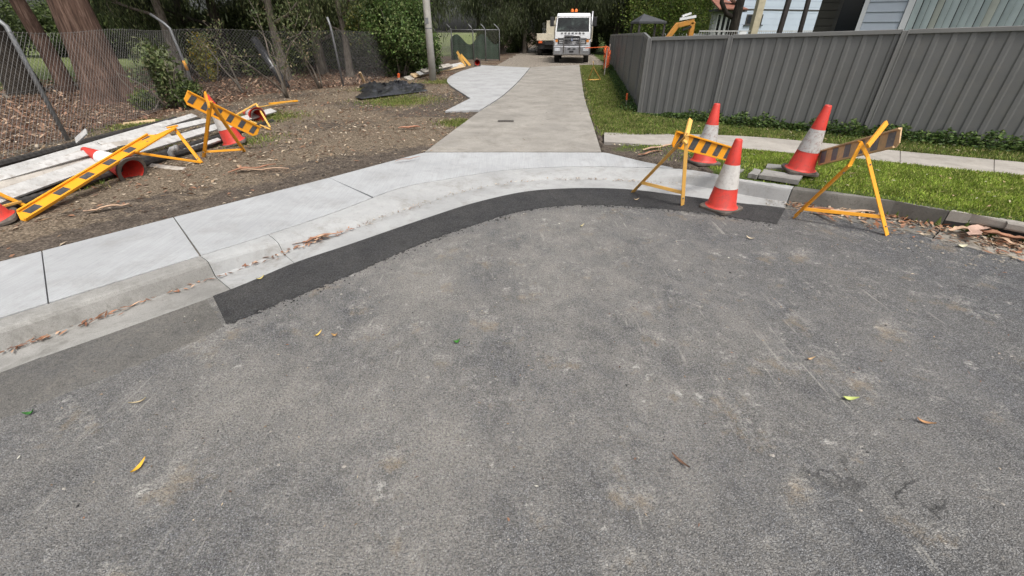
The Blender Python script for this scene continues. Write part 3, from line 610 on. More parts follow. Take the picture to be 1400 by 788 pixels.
n = 4500; s = g.uniform(0, 14, n); off = np.abs(g.normal(.06, .12, n)); P = FC + side_dir * s[:, None] + V(-.987, .16, 0) * (off + .04)[:, None]; P[:, 2] = gh(P[:, 0], P[:, 1]) + .12 * g.random(n)
D = unit(g, n) * .05; D[:, 2] = np.abs(D[:, 2]); Wd = np.cross(D, unit(g, n)); Wd *= (.014 / (np.linalg.norm(Wd, axis=1) + 1e-6))[:, None]
tag(quads_obj('weeds', P, D, Wd, pick([(.05, .10, .022), (.035, .075, .018), (.075, .13, .03)], n, g), 'leaf'), 'weeds growing along the foot of the side fence', 'weeds', None, 'stuff')

# ------------------------------------------------------------------ metal sheet fences
def sheet_fence(p0, e, posts, ztop, label, zbot=.1):
    nn = V(-e[1], e[0], 0); root = thing('metal_fence', (*p0[:2], 0), label, 'fence'); M = Matrix.Rotation(math.atan2(e[1], e[0]), 4, 'Z').to_3x3()
    for i, s in enumerate(posts):
        p = p0 + e * s; zt = ztop(s) + .005
        mb = MB()
        mb.box(p + V(0, 0, (zt - .02) / 2), (.082, .060, zt - .02), M)
        for q in (-.03, .03): mb.box(p + e * q + V(0, 0, (zt - .02) / 2), (.018, .074, zt - .024), M)
        mb.build('post', 'steel_fence_rail', root, False, .004)
    for a, b in zip(posts[:-1], posts[1:]):
        A = p0 + e * (a + .03); B = p0 + e * (b - .03); za, zb = ztop(a), ztop(b); L = b - a - .06
        MB().bar(A + V(0, 0, za - .03), B + V(0, 0, zb - .03), .05, .06).build('top_rail', 'steel_fence_rail', root, False, .006)
        MB().bar(A + V(0, 0, zbot + .03), B + V(0, 0, zbot + .03), .05, .06).build('bottom_rail', 'steel_fence', root, False, .006)
        ns = max(1, round(L / .77)); ws = L / ns
        for j in range(ns):
            mb = MB(); top = []; bot = []; per = ws / 4
            xs_ = []
            for r in range(4): xs_ += [(r * per + .0, .010), (r * per + per * .55, .009), (r * per + per * .64, -.005), (r * per + per * .88, -.005)]
            xs_ += [(ws + (.004 if j < ns - 1 else -.003), .010)]
            for xx, dd in xs_:
                s_ = a + .03 + j * ws + xx; q = p0 + e * s_ + nn * (dd + (.002 if j % 2 else 0)); z1 = ztop(s_) - .055
                bot.append((q[0], q[1], zbot)); top.append((q[0], q[1], z1))
            m = len(top); mb.add(bot + top, [(k, k + 1, m + k + 1, m + k) for k in range(m - 1)]); mb.build('sheet', 'steel_fence', root)
    return root
sheet_fence(FC, st_e, [0, 1.39, 3.70, 6.05, 8.4, 10.75, 13.1], lambda s: 1.505 + .032 * s, 'dark grey ribbed metal fence along the street footpath')
sheet_fence(FC + side_dir * .07, side_dir, [0] + [1.1 + 2.33 * k for k in range(0, 9)], lambda s: 1.50 + (.075 * min(1, s / 1.1)) - .008 * max(0, s - 1.1), 'dark grey ribbed metal fence running beside the driveway')

# ------------------------------------------------------------------ traffic cones
def cone(loc, rot, label, tilt=None, white='cone_white', rz=0, h=.70, group='traffic cones', b=.168, e_=7):
    r = thing('traffic_cone', loc, label, 'traffic cone', group); r.rotation_euler = rot
    mb = MB(); nn_ = 40; vs = []; fs = []
    for k in range(nn_):
        a = 2 * math.pi * k / nn_; ca, sa = math.cos(a), math.sin(a); ro_ = b / ((abs(ca) ** e_ + abs(sa) ** e_) ** (1 / e_))
        vs += [(ro_ * ca, ro_ * sa, 0), (ro_ * ca, ro_ * sa, .022), ((ro_ - .012) * ca, (ro_ - .012) * sa, .032), (.13 * ca, .13 * sa, .034), (.128 * ca, .128 * sa, 0)]
    for k in range(nn_):
        q = (k + 1) % nn_
        for j in range(5): fs.append((k * 5 + j, q * 5 + j, q * 5 + (j + 1) % 5, k * 5 + (j + 1) % 5))
    mb.add(vs, fs); base = mb.build('base', 'rubber', r, False, 0, world=False)
    ro = lambda z: .142 - (.142 - .034) * (z - .03) / (h - .03)
    def ring(z0, z1, name, mat, d, parent, steps=4):
        m = MB(); pr = [(ro(z) + d, z) for z in np.linspace(z0, z1, steps)]
        m.lathe(pr, 28); return m.build(name, mat, parent, True, 0, False)
    m = MB(); m.lathe([(.165, .031), (.152, .036), (ro(.045), .05), (ro(h * .5), h * .5), (ro(h - .012), h - .012), (ro(h) - .004, h), (.022, h + .001), (.020, h - .02), (ro(h * .5) - .008, h * .5), (.126, .034), (.125, .004)], 28)
    body = m.build('body', 'cone_red', r, True, 0, False)
    z0, z1 = h * .33, h * .66
    ring(z0, z1, 'reflective_sleeve', white, .0025, body)
    return r
cp = at(985, 285, .011); cone((cp[0], cp[1], .012), (0, 0, R(33)), 'red and white traffic cone standing on the fresh black asphalt patch')
cp = at(961, 223, .16); cone((cp[0], cp[1], .16), (R(-2), R(2), R(10)), 'worn traffic cone on the verge partly behind the striped barrier board', white='cone_white_worn')
cp = at(1092, 236, .19); cone((cp[0], cp[1], .205), (R(2), R(4), R(-12)), 'worn traffic cone perched on broken concrete near the kerb', white='cone_white_worn', h=.72)
# lying cone: axis from mouth towards the tip
a = at(180, 233, .22); ax = nrm(V(-.92, .28, .28))
q = Vector(ax).to_track_quat('Z', 'Y').to_euler(); cone(V(*a) - ax * .02, q, 'toppled traffic cone showing its red hollow mouth beside the lying barrier', white='cone_white_clean', b=.158, e_=2.6)
cp = at(321, 195, .15); cone((cp[0], cp[1], .14), (R(3), R(-13), R(25)), 'traffic cone tilting behind the standing left trestle barrier', white='cone_white')
cp = at(-8, 303, .15); cone((cp[0], cp[1], .14), (R(4), R(-12), R(40)), 'red traffic cone fallen at the left edge of the photograph', white='cone_white')
cp = at(354, 160, .24); cone(cp, Vector((-.85, .45, .12)).to_track_quat('Z', 'Y').to_euler(), 'small red traffic cone toppled on the white timbers', white='cone_white_worn', h=.42, b=.13, e_=3)
cp = at(653, 91, .15); cone((cp[0], cp[1] - .1, .32), (R(-80), R(0), R(6)), 'red cone lying on its side beyond the pale pad', white='cone_white')

# ------------------------------------------------------------------ striped barriers
def board(root, p0, p1, wdir, width, ymat, smat, nstripe, chamfer=.10, slant=.0, sw=.46, sh=.76):
    p0, p1 = V(*p0), V(*p1); ex = nrm(p1 - p0); L = np.linalg.norm(p1 - p0); wd = np.array(wdir, float); wd = nrm(wd - ex * (wd @ ex)); nz = np.cross(ex, wd)
    if nz @ (EYE - p0) < 0: nz = -nz
    F = lambda x, y, z: p0 + ex * x + wd * y + nz * z
    h = width / 2
    def plate(pts, z0, z1, name, mat, parent=root):
        m = MB(); n = len(pts); m.add([F(x, y, z0) for x, y in pts] + [F(x, y, z1) for x, y in pts], [tuple(range(n))[::-1], tuple(range(n, 2 * n))] + [(i, (i + 1) % n, n + (i + 1) % n, n + i) for i in range(n)]); return m.build(name, mat, parent, False, .002)
    bd = plate([(0, -h + chamfer * .6), (chamfer * .6, -h), (L - chamfer * .6, -h), (L, -h + chamfer * .6), (L, h), (0, h)], -.006, .006, 'board', ymat)
    for sgn in (-1, 1):
        m = MB(); y = sgn * (h - .008); m.bar(F(chamfer * .6 if sgn < 0 else 0, y, .012), F(L - (chamfer * .6 if sgn < 0 else 0), y, .012), .03, .016, up=wd); m.build('rim', ymat, bd, False, .002)
    pitch = L / nstripe; wS = pitch * sw
    for i in range(nstripe):
        c = (i + .5) * pitch
        plate([(c - wS / 2 - slant * h, -h * sh), (c + wS / 2 - slant * h, -h * sh), (c + wS / 2 + slant * h, h * sh), (c - wS / 2 + slant * h, h * sh)], .006, .0095, 'stripe', smat, bd)
    return bd
def legs(root, feet, knees, apex, prong, mat='yellow', w=.034, brace=(.2, .2), feetcap=True):
    f1, f2 = V(*feet[0]), V(*feet[1])
    for f, k in zip((f1, f2), knees):
        m = MB(); pts = [f] + ([V(*k)] if k is not None else []) + [V(*apex)]
        for a, b in zip(pts[:-1], pts[1:]):
            e2 = b + nrm(b - a) * .010; up_ = V(.3, -1, .2); d_ = nrm(e2 - a); x_ = nrm(np.cross(d_, up_)); u_ = np.cross(x_, d_)
            m.bar(a, e2, w, .007, up=up_); m.bar(a + x_ * (w * .5 - .003) - u_ * w * .38, e2 + x_ * (w * .5 - .003) - u_ * w * .38, .006, w * .72, up=up_)
        lg = m.build('leg', mat, root, False, .0015)
        for q_ in (.12, .9):
            c_ = f + (pts[1] - f) * q_; MB().bar(c_ + u_ * .002, c_ + u_ * .012, .014, .014, up=(1, .2, 0)).build('bolt', 'galv', lg, False, .002)
    k1 = V(*(knees[0] if knees[0] is not None else apex)); k2 = V(*(knees[1] if knees[1] is not None else apex))
    MB().bar(f1 + (k1 - f1) * brace[0], f2 + (k2 - f2) * brace[1], w * .8, w * .5, up=(0, -1, .2)).build('cross_bar', mat, root, False, .003)
    if prong is not None: MB().bar(prong[0], prong[1], w, w * .5, up=(0, -1, .2)).build('prong', mat, root, False, .003)
b1 = thing('barrier', (*at(899, 274, 0)[:2], 0), 'yellow trestle barrier with clean black striped board beside the standing cone', 'barrier', 'striped trestle barriers')
board(b1, at(921, 190, .70), at(1002, 212, .40), (0, .0, 1), .155, 'yellow', 'stripe', 5, .05, .22)
legs(b1, (at(865, 263, .012), at(933, 281, .012)), (None, None), at(939, 186, .76), (at(936, 196, .70), at(944, 164, .84)), 'yellow_pale', .044)
b2 = thing('barrier', (*at(1150, 310, 0)[:2], 0), 'yellow trestle barrier with worn tan and grey board by the old kerb', 'barrier', 'striped trestle barriers')
board(b2, at(1119, 217, .36), at(1231, 188, .80), (0, .10, 1), .165, 'tan_worn', 'stripe_worn', 6, .06, .12)
legs(b2, (at(1086, 298, .004), at(1213, 322, .004)), (at(1161, 228, .62), at(1186, 214, .66)), at(1177, 197, .80), (at(1186, 200, .80), at(1212, 168, .94)), 'yellow', .040, (.2, .24))
b3 = thing('barrier', (*at(110, 260, .13)[:2], .13), 'long yellow striped barrier board lying across the dumped timbers', 'barrier', 'striped trestle barriers')
board(b3, at(24, 300, .17), at(214, 184, .48), (.8, .1, -.30), .125, 'yellow', 'stripe', 6, .14, 0, .40, .58)
legs(b3, (at(275, 223, .15), at(166, 207, .40)), (None, None), at(238, 176, .52), None, 'yellow', .034, (.02, .02))
MB().bar(at(186, 208, .40), at(240, 175, .53), .034, .02, up=(0, -1, .2)).build('leg', 'yellow', b3, False, .003)
MB().bar(at(228, 175, .53), at(243, 172, .54), .034, .02).build('prong', 'yellow', b3, False, .003)
b4 = thing('barrier', (*at(305, 210, .13)[:2], .13), 'yellow trestle barrier leaning on its legs among the white timbers', 'barrier', 'striped trestle barriers')
board(b4, at(253, 132, .90), at(353, 181, .36), (.05, 0, 1), .17, 'yellow', 'stripe', 6, .08, .1, .42, .62)
legs(b4, (at(278, 216, .13), at(334, 208, .13)), (None, None), at(287, 140, .88), (at(286, 146, .86), at(280, 127, .95)), 'yellow', .036, (.12, .06))
b5 = thing('barrier', (*at(360, 165, .13)[:2], .13), 'fallen yellow trestle frame with its bar pointing along the verge', 'barrier', 'striped trestle barriers')
for A, B in ((at(322, 158, .30), at(350, 142, .42)), (at(350, 142, .42), at(369, 174, .15)), (at(340, 165, .2), at(369, 177, .15))): MB().bar(A, B, .03, .02).build('leg', 'yellow_pale', b5, False, .003)
MB().bar(at(352, 147, .36), at(400, 139, .20), .03, .02).build('prong', 'yellow_pale', b5, False, .003)
MB().bar(at(369, 142, .22), at(406, 138, .20), .09, .03).build('board', 'yellow', b5, False, .003)
b6 = thing('barrier', (*at(0, 295, .13)[:2], .13), 'yellow trestle frame lying behind the fallen cone at the left edge', 'barrier', 'striped trestle barriers')
MB().bar(at(-40, 247, .45), at(40, 284, .16), .034, .02).build('leg', 'yellow', b6, False, .003); MB().bar(at(-10, 286, .25), at(28, 276, .22), .03, .02).build('cross_bar', 'yellow_pale', b6, False, .003)
MB().bar(at(-40, 247, .45), at(-70, 300, .15), .034, .02).build('leg', 'yellow', b6, False, .003)
b7 = thing('barrier', (*at(813, 110, .13)[:2], .12), 'distant pale yellow trestle on the grass verge before the truck', 'barrier', 'striped trestle barriers')
legs(b7, (at(804, 111, .12), at(822, 110.5, .12)), (None, None), at(811.5, 92, .62), (at(811.5, 93, .62), at(811, 85, .85)), 'yellow_pale', .035, (.1, .1))
mesh_root = thing('safety_mesh', (*at(826, 105, .13)[:2], .12), 'crumpled orange safety mesh hung on stakes by the side fence', 'safety mesh')
pA = at(826, 104, .12); pB = at(830, 96, .12)
for p in (pA, pB): MB().tube([p, p + V(.02, 0, 1.0)], .02, 6).build('stake', 'timber_grey', mesh_root)
mb = MB(); gx, gz = 14, 11; grid = {}
for i in range(gx):
    for j in range(gz):
        f = i / (gx - 1); q = pA * (1 - f) + pB * f + V(.10 * math.sin(i * 1.9 + j * .6) - .12 * (j > 7) * f, .08 * math.sin(j * 1.3 + i), .25 + j * .065 + .05 * math.sin(i * 2.2)); grid[i, j] = q
for i in range(gx):
    for j in range(gz):
        if i < gx - 1: mb.bar(grid[i, j], grid[i + 1, j], .022, .006)
        if j < gz - 1: mb.bar(grid[i, j], grid[i, j + 1], .022, .006, up=(1, 0, 0))
tag(mb.build('mesh', 'orange', mesh_root), None, None, None, 'stuff')
MB().bar(pA + V(-.75, .3, .93), pA + V(.05, 0, .98), .12, .02).build('board', 'orange', mesh_root)

# stakes and pegs
def stake(pb, pt, w, mat, label, tip=None):
    r = thing('survey_stake', (*pb[:2], pb[2]), label, 'stake'); MB().bar(pb - V(0, 0, .05), pt, w, w * .6).build('shaft', mat, r, False, .003)
    if tip: MB().bar(V(*pt) * .55 + V(*pb) * .45, V(*pt) + V(0, 0, .004), w * 1.12, w * .75).build('painted_top', tip, r, False, .003)
stake(at(856, 148, .12), at(857.5, 128, .42), .045, 'timber_grey', 'short stake painted orange beside the side fence corner', 'orange')
stake(at(545, 113, .16), at(545, 101, .42), .06, 'timber_grey', 'orange topped stake behind the black plastic sheet', 'orange')
stake(at(499, 113, .16), at(492, 99, .48), .07, 'timber_new', 'bare wooden stake leaning left of the black plastic sheet')

# ------------------------------------------------------------------ dumped timbers, pipes
def plank(a, b, w, h, mat, label, name='plank', group='dumped timbers on the left verge', cat='plank', up=None):
    if up is None:
        k_ = len(label) % 5 / 5; h = h * .62; up = (.34 + .25 * k_, -.40 - .2 * k_, 1)
    o = MB().bar(a, b, w, h, up).build(name, mat, None, False, .002); return tag(o, label, cat, group)
plank(at(-60, 258, .24), at(266, 158, .36), .10, .035, 'timber_white', 'long thin white timber at the back of the dumped pile')
plank(at(-60, 252, .26), at(232, 166, .28), .07, .035, 'timber_white', 'thin white batten lying just behind the long back timber')
plank(at(-50, 268, .28), at(130, 209, .36), .17, .04, 'timber_grey', 'broad weathered grey plank under the toppled cone')
plank(at(-50, 257, .33), at(156, 199, .40), .09, .03, 'timber_white', 'white batten resting on the broad grey plank')
plank(at(138, 198, .34), at(283, 165, .34), .10, .035, 'timber_white', 'short white timber running under the standing trestle')
plank(at(142, 201, .32), at(234, 186, .28), .09, .04, 'timber_grey', 'short grey offcut beside the lying barrier board')
plank(at(-60, 291, .26), at(152, 215, .30), .16, .035, 'timber_white', 'wide pale plank nearest the bare soil')
plank(at(132, 222, .25), at(374, 151, .24), .13, .04, 'timber_white', 'long pale plank passing behind the trestle legs')
plank(at(-20, 262, .25), at(62, 240, .30), .11, .035, 'timber_grey', 'grey offcut at the left end of the pile')
plank(at(104, 193, .3), at(118, 180, .42), .11, .03, 'timber_white', 'short white board end standing up from the pile')
plank(at(168, 171, .15), at(212, 166, .18), .12, .02, 'timber_new', 'yellow wood offcut lying by the big tree')
plank(at(222, 217, .15), at(300, 191, .2), .06, .05, 'timber_white', 'small white offcut at the trestle foot')
plank(at(204, 226, .15), at(252, 232, .14), .07, .02, 'timber_grey', 'grey splintered board end near the toppled cone')
def corr_pipe(a, b, r, mat, label, sag=0):
    a, b = V(*a), V(*b); n = 90; pts = []; rad = []
    for i in range(n):
        t_ = i / (n - 1); pts.append(a * (1 - t_) + b * t_ - V(0, 0, sag * math.sin(math.pi * t_)) + V(.02 * math.sin(t_ * 9), 0, 0)); rad.append(r * (1 if i % 2 else .86))
    return tag(MB().tube(pts, rad, 8).build('drain_pipe', mat, None, False), label, 'pipe', 'black corrugated drain pipes under the timbers')
corr_pipe(at(-60, 304, .2), at(300, 193, .16), .045, 'black_pipe', 'black corrugated drain pipe under the wide pale plank')
corr_pipe(at(-60, 296, .2), at(372, 166, .16), .045, 'black_pipe', 'longest black corrugated drain pipe in the middle of the pile')
corr_pipe(at(-60, 275, .2), at(300, 170, .16), .045, 'black_pipe', 'black corrugated drain pipe between the white timbers')
corr_pipe(at(-60, 250, .2), at(272, 164, .16), .045, 'black_pipe', 'black corrugated drain pipe behind the thin white timber')
corr_pipe(at(-60, 240, .2), at(240, 163, .17), .05, 'black_pipe', 'rearmost black corrugated drain pipe of the pile')
pv = thing('pipe_fitting', at(237, 214, .14), 'small grey pipe elbow lying under the lying barrier frame', 'pipe')
c0 = at(236, 216, .16)
MB().tube([c0 + V(0, 0, .0), c0 + V(0, 0, .07), c0 + V(.03, .01, .11), c0 + V(.07, .02, .12)], .035, 10).build('elbow', 'pvc_grey', pv, True)
MB().tube([c0 + V(.07, .02, .12), c0 + V(.1, .03, .12)], .042, 10).build('collar', 'pvc_grey', pv, True)
# timber pile by the pole
for i, (a, b, w_, mt_, lb) in enumerate([
    ((556, 108), (628, 92), .22, 'timber_grey', 'bottom grey board of the stack behind the pole'), ((564, 104), (634, 90), .2, 'timber_new', 'pine board in the stack behind the pole'),
    ((572, 101), (632, 87.5), .18, 'timber_white', 'pale top board of the stack behind the pole'), ((578, 97.5), (616, 89), .2, 'timber_grey', 'short grey board on top of the stack behind the pole')]):
    z = .19 + i * .06; plank(at(*a, z), at(*b, z + .02), w_, .06, mt_, lb, group='boards stacked behind the pole')
for i, (a, b) in enumerate([((636, 91), (625, 71)), ((643, 90), (630, 75)), ((630, 90), (627, 77))]):
    plank(at(a[0], a[1], .18), at(b[0], b[1], .72 - i * .1), .11, .03, 'yellow_pale' if i != 2 else 'timber_new', ['tallest yellow board leaning at the end of the board stack', 'shorter yellow board leaning beside the red cone', 'brown board leaning behind the yellow boards'][i], group='boards leaning at the stack end', up=(0, -1, 0))

# black plastic sheet
def tarp():
    nx, ny = 70, 34; c = [at(492, 137, .15), at(583, 126, .15), at(575, 117, .15), at(500, 117, .15)]; vs = []; 
    for j in range(ny):
        for i in range(nx):
            u, v = i / (nx - 1), j / (ny - 1); p = (c[0] * (1 - u) + c[1] * u) * (1 - v) + (c[3] * (1 - u) + c[2] * u) * v
            e_ = min(u, 1 - u, v, 1 - v); k = min(1, e_ * 6)
            n1 = mnoise.fractal(Vector((u * 9, v * 5, 2.0)), .7, 2.2, 5); rid = 1 - abs(mnoise.noise(Vector((u * 7 + 1.5 * v, v * 5 - u, 7.7)))) * 2
            z = .05 + k * (.06 + .08 * n1 + .15 * max(0, rid) ** 3 * (.4 + .9 * math.sin(u * 6.5 + 1) ** 2) + .05 * abs(mnoise.noise(Vector((u * 22, v * 9, 3.1)))))
            edge = .22 * mnoise.noise(Vector((u * 6, v * 6, 1.3)))
            vs.append(p + V(edge + .05 * n1, edge * .8, 0) + V(0, 0, z * .72 - .01))
    f = [(j * nx + i, j * nx + i + 1, (j + 1) * nx + i + 1, (j + 1) * nx + i) for j in range(ny - 1) for i in range(nx - 1)]
    o = MB().add(vs, f).build('plastic_sheet', 'tarp', None, True); m = o.modifiers.new('thick', 'SOLIDIFY'); m.thickness = .004
    tag(o, 'crumpled black plastic sheet on the verge left of the pole', 'plastic sheet')
tarp()

# broken concrete near the cone
for poly, z0, z1, lb in (([(1038, 239), (1093, 247.5), (1098, 240), (1044, 231)], .158, .205, 'largest flat piece of broken concrete under the perched cone'),
    ([(1023, 237.5), (1035, 240), (1041, 232), (1031, 230)], .15, .20, 'tilted broken concrete piece left of the perched cone'), ([(1047, 229), (1078, 230), (1075, 224), (1050, 223.5)], .14, .18, 'pale concrete fragment half sunk in the grass behind the cones'),
    ([(1003, 232), (1012, 236), (1018, 231), (1008, 229)], .13, .165, 'small grey concrete lump by the new kerb')):
    pts = [at(a, b, z1) for a, b in poly]; pts = [p for q, r_ in zip(pts, pts[1:] + pts[:1]) for p in (q, q * .6 + r_ * .4 + V(*(np.random.default_rng(int(q[0] * 1000)).normal(0, .012, 2)), 0))]
    tl = .006
    o = MB().prism([tuple(p[:2]) for p in pts], z0, [z1 + tl * math.sin(i) for i in range(len(pts))]).build('concrete_fragment', 'conc_kerb_old', None, False, .004); tag(o, lb, 'concrete piece', 'broken concrete pieces by the kerb')

# ------------------------------------------------------------------ leaves and bark strips that stand out
def leaf(px, py, L, wd, ang, col, label, z=.006, curl=.02):
    p = at(px, py, z); n = 9; vs = []; f = []
    for i in range(n):
        t_ = i / (n - 1); w_ = wd * math.sin(math.pi * min(1, t_ * .96 + .02)) ** .8 * (1 - .25 * t_); s_ = (t_ - .5) * L; bend = .15 * L * math.sin(t_ * 2.5)
        zz = curl * (2 * t_ - 1) ** 2
        for q, dz in ((-1, .006), (0, 0), (1, .006)): vs.append((s_, bend + q * w_, zz + dz))
    f = [(i * 3 + j, i * 3 + j + 1, (i + 1) * 3 + j + 1, (i + 1) * 3 + j) for i in range(n - 1) for j in range(2)]
    me = bpy.data.meshes.new('leaf'); me.from_pydata(vs, [], f); a = me.color_attributes.new('Col', 'FLOAT_COLOR', 'POINT'); a.data.foreach_set('color', np.tile(np.array([*col, 1], np.float32), len(vs)))
    o = link('leaf', me, 'litter', None, True); o.location = tuple(p); o.rotation_euler = (0, 0, R(ang)); tag(o, label, 'leaf', 'single leaves lying on the road')
leaf(193, 640, .075, .011, 80, (.75, .45, .06), 'bright yellow leaf on the road at lower left')
leaf(436, 459, .06, .008, 60, (.72, .50, .14), 'curled yellow leaf on the road below the black patch')
leaf(458, 460, .035, .012, 10, (.45, .28, .12), 'small round brown leaf beside the curled yellow leaf')
leaf(625, 469, .04, .014, 20, (.06, .22, .04), 'small dark green leaf near the middle of the road')
leaf(1162, 548, .075, .014, -10, (.55, .62, .22), 'pale green leaf on the road at right')
leaf(1264, 580, .07, .010, -35, (.50, .28, .14), 'orange brown leaf right of the pale green leaf')
leaf(928, 634, .09, .008, -60, (.16, .09, .06), 'narrow dark brown leaf on the lower right road')
leaf(41, 567, .04, .012, 30, (.06, .2, .05), 'tiny green leaf near the left edge of the road')
leaf(1108, 493, .05, .008, 5, (.6, .42, .24), 'small tan leaf on the road right of centre')
leaf(190, 552, .07, .005, 25, (.55, .46, .3), 'thin straw coloured leaf on the left road')
leaf(357, 382, .06, .010, 50, (.62, .52, .2), 'yellowish leaf lying on the black patch', .014)
leaf(870, 274, .06, .010, 5, (.66, .52, .34), 'pale leaf on the black patch between the trestle legs', .016)
leaf(1025, 327, .07, .012, -45, (.66, .56, .4), 'pale leaf on the road below the standing cone')
leaf(796, 310, .06, .010, 35, (.6, .52, .3), 'pale leaf on the road below the patch curve')
leaf(1315, 338, .08, .03, -10, (.72, .68, .5), 'broad cream leaf on the road before the inlet')
def bark_strip(pa, pb, w_, col, label, z=.01, lift=.03, seed=0):
    g = np.random.default_rng(seed); a, b = at(*pa, z), at(*pb, z); n = 12; d = nrm(b - a); s_ = V(-d[1], d[0], 0); vs = []
    for i in range(n):
        t_ = i / (n - 1); p = a * (1 - t_) + b * t_ + s_ * (g.normal(0, w_ * .25)) + V(0, 0, lift * (abs(math.sin(t_ * 5 + seed)) * .6 + .1)); ww = w_ * (.35 + .65 * math.sin(math.pi * (.1 + .85 * t_))) * g.uniform(.75, 1.2)
        vs += [p - s_ * ww + V(0, 0, ww * .6), p, p + s_ * ww + V(0, 0, ww * .6)]
    me = bpy.data.meshes.new('bark_strip'); me.from_pydata([tuple(v) for v in vs], [], [(i * 3 + j, i * 3 + j + 1, (i + 1) * 3 + j + 1, (i + 1) * 3 + j) for i in range(n - 1) for j in range(2)])
    aa = me.color_attributes.new('Col', 'FLOAT_COLOR', 'POINT'); aa.data.foreach_set('color', np.concatenate([np.array([*(np.array(col) * g.uniform(.75, 1.2)), 1], np.float32) for _ in vs]))
    tag(link('bark_strip', me, 'litter', None, True), label, 'bark strip', 'strips of fallen gum bark')
BC = (.36, .19, .12); BP = (.52, .36, .25)
for i, (a, b, w_, c, lb, z) in enumerate([
    ((312, 237), (378, 227), .03, BC, 'long reddish bark strip on the soil below the standing trestle', .15), ((330, 235), (395, 232), .02, BP, 'paler bark strip crossing the long one on the soil', .15),
    ((115, 292), (178, 281), .022, BP, 'straight pale bark strip on the bare soil beside the footpath', .15), ((62, 262), (100, 247), .045, BC, 'thick red bark chunk behind the lying barrier board', .17),
    ((545, 177), (575, 175), .04, (.5, .25, .16), 'red bark piece on the verge left of the driveway', .15), ((400, 337), (470, 318), .018, BC, 'thin red bark strip in the gutter at the kerb drop', .012),
    ((430, 330), (455, 323), .022, BP, 'pale bark curl in the gutter near the kerb drop', .012), ((880, 207), (925, 199), .03, BP, 'pale bark strip on the soil behind the striped barrier', .14), ((872, 214), (905, 207), .02, BC, 'red bark strip on the soil left of the striped barrier', .14),
    ((1100, 285), (1190, 297), .02, BC, 'long red bark strip in the gutter behind the worn trestle', .01), ((1120, 292), (1195, 292), .025, BP, 'pale flat bark strip under the worn trestle cross bar', .02), ((1110, 290), (1142, 304), .018, BC, 'short dark bark strip slanting out of the gutter', .01),
    ((1330, 318), (1399, 330), .04, BC, 'thick red bark strip at the mouth of the inlet', .03), ((1300, 318), (1345, 312), .03, BP, 'pale bark strip leaning into the inlet', .03), ((1325, 325), (1345, 312), .05, (.5, .34, .27), 'square pinkish bark piece standing in the gutter', .05),
    ((1355, 325), (1390, 338), .02, BP, 'pale bark sliver on the road before the inlet', .02), ((540, 222), (575, 216), .01, BC, 'tiny bark sliver by the apron edge', .15), ((380, 325), (440, 329), .012, BC, 'bark sliver at the old joint of the kerb', .014)]):
    bark_strip(a, b, w_, c, lb, z, .03, i)

# drain cover in the driveway
q0 = at(691.5, 166, .142); dc = thing('drain_cover', (*q0[:2], .142), 'small rusty rectangular drain cover set in the driveway', 'drain cover', rz=-.0)
MB().box(q0 + V(0, 0, .004), (.30, .17, .008)).build('frame', 'iron', dc)
for k in range(6): MB().box(q0 + V(-.115 + k * .046, 0, .010), (.022, .13, .006)).build('bar', 'iron', dc)

# ------------------------------------------------------------------ pole
pp = at(592, 110, .16); pl = thing('power_pole', (*pp[:2], .1), 'pale grey round pole standing left of the driveway pad', 'pole')
MB().tube([pp + V(0, 0, -.3), pp + V(0, 0, 2), pp + V(.0, 0, 4.5), pp + V(.0, 0, 8.5)], [.122, .115, .105, .085], 16).build('shaft', 'pole', pl, True)
MB().box(pp + V(-.01, -.117, 1.72), (.10, .01, .16)).build('plate', 'galv', pl); MB().tube([pp + V(0, 0, 1.5), pp + V(0, 0, 1.53)], .121, 16).build('band', 'galv', pl)
MB().bar(pp + V(-.9, 0, 7.9), pp + V(.9, 0, 7.9), .1, .1).build('crossarm', 'timber_grey', pl)

# ------------------------------------------------------------------ chain link fences
def chain_fence(line, height, label, posts, zb=.14, cell=.08, wr=.0021, lean=None, outrig=True, rails=(.02, .5, .99), band=None):
    line = [V(*p) for p in line]; L = np.r_[0, np.cumsum([np.linalg.norm(b - a) for a, b in zip(line[:-1], line[1:])])]
    def P(s, h):
        q = V(*[np.interp(s, L, [p[i] for p in line]) for i in range(3)]); k = 1
        return q + V(0, 0, zb + h + (.022 * math.sin(s * 1.9) + .02 * math.sin(s * .7 + 1)) * (h / height) - .02)
    root = thing('wire_fence', (*line[0][:2], zb), label, 'fence'); mb = MB()
    def wire(pts):
        d = wr
        for a, b in zip(pts[:-1], pts[1:]): mb.tube([a, b], d, 3, False)
    s = -height
    while s < L[-1]:
        for sg in (1, -1):
            pts = []
            for k in range(9):
                h = height * k / 8; ss = s + (h if sg > 0 else height - h)
                if 0 <= ss <= L[-1]: pts.append(P(ss, h) + V(0, .004 * sg, 0))
            if len(pts) > 1: wire(pts)
        s += cell
    for r_ in rails: wire([P(q, height * r_) for q in np.linspace(0, L[-1], 40)])
    tag(mb.build('wire_mesh', 'wire', root), None, None, None, 'stuff')
    for i, (s, ln) in enumerate(posts):
        b = P(s, 0); tp = b + V(ln[0], ln[1], height + .04); pts = [b - V(0, 0, .2), tp]
        if outrig: pts = [b - V(0, 0, .2), tp, tp + V(ln[2] * .12, ln[3] * .12, .10), tp + V(ln[2] * .42, ln[3] * .42, .28)]
        po = MB().tube(pts, .030, 10).build('post', 'galv', root, True)
        if band and i == band: MB().tube([b + (tp - b) * .42, b + (tp - b) * .56], .033, 10).build('yellow_band', 'yellow', po, True)
    return root
CA = at(92, 190, .15); CB = at(271, 131, .15); CC = at(470, 118, .15); C0 = CA + nrm(CA - CB) * 5.5
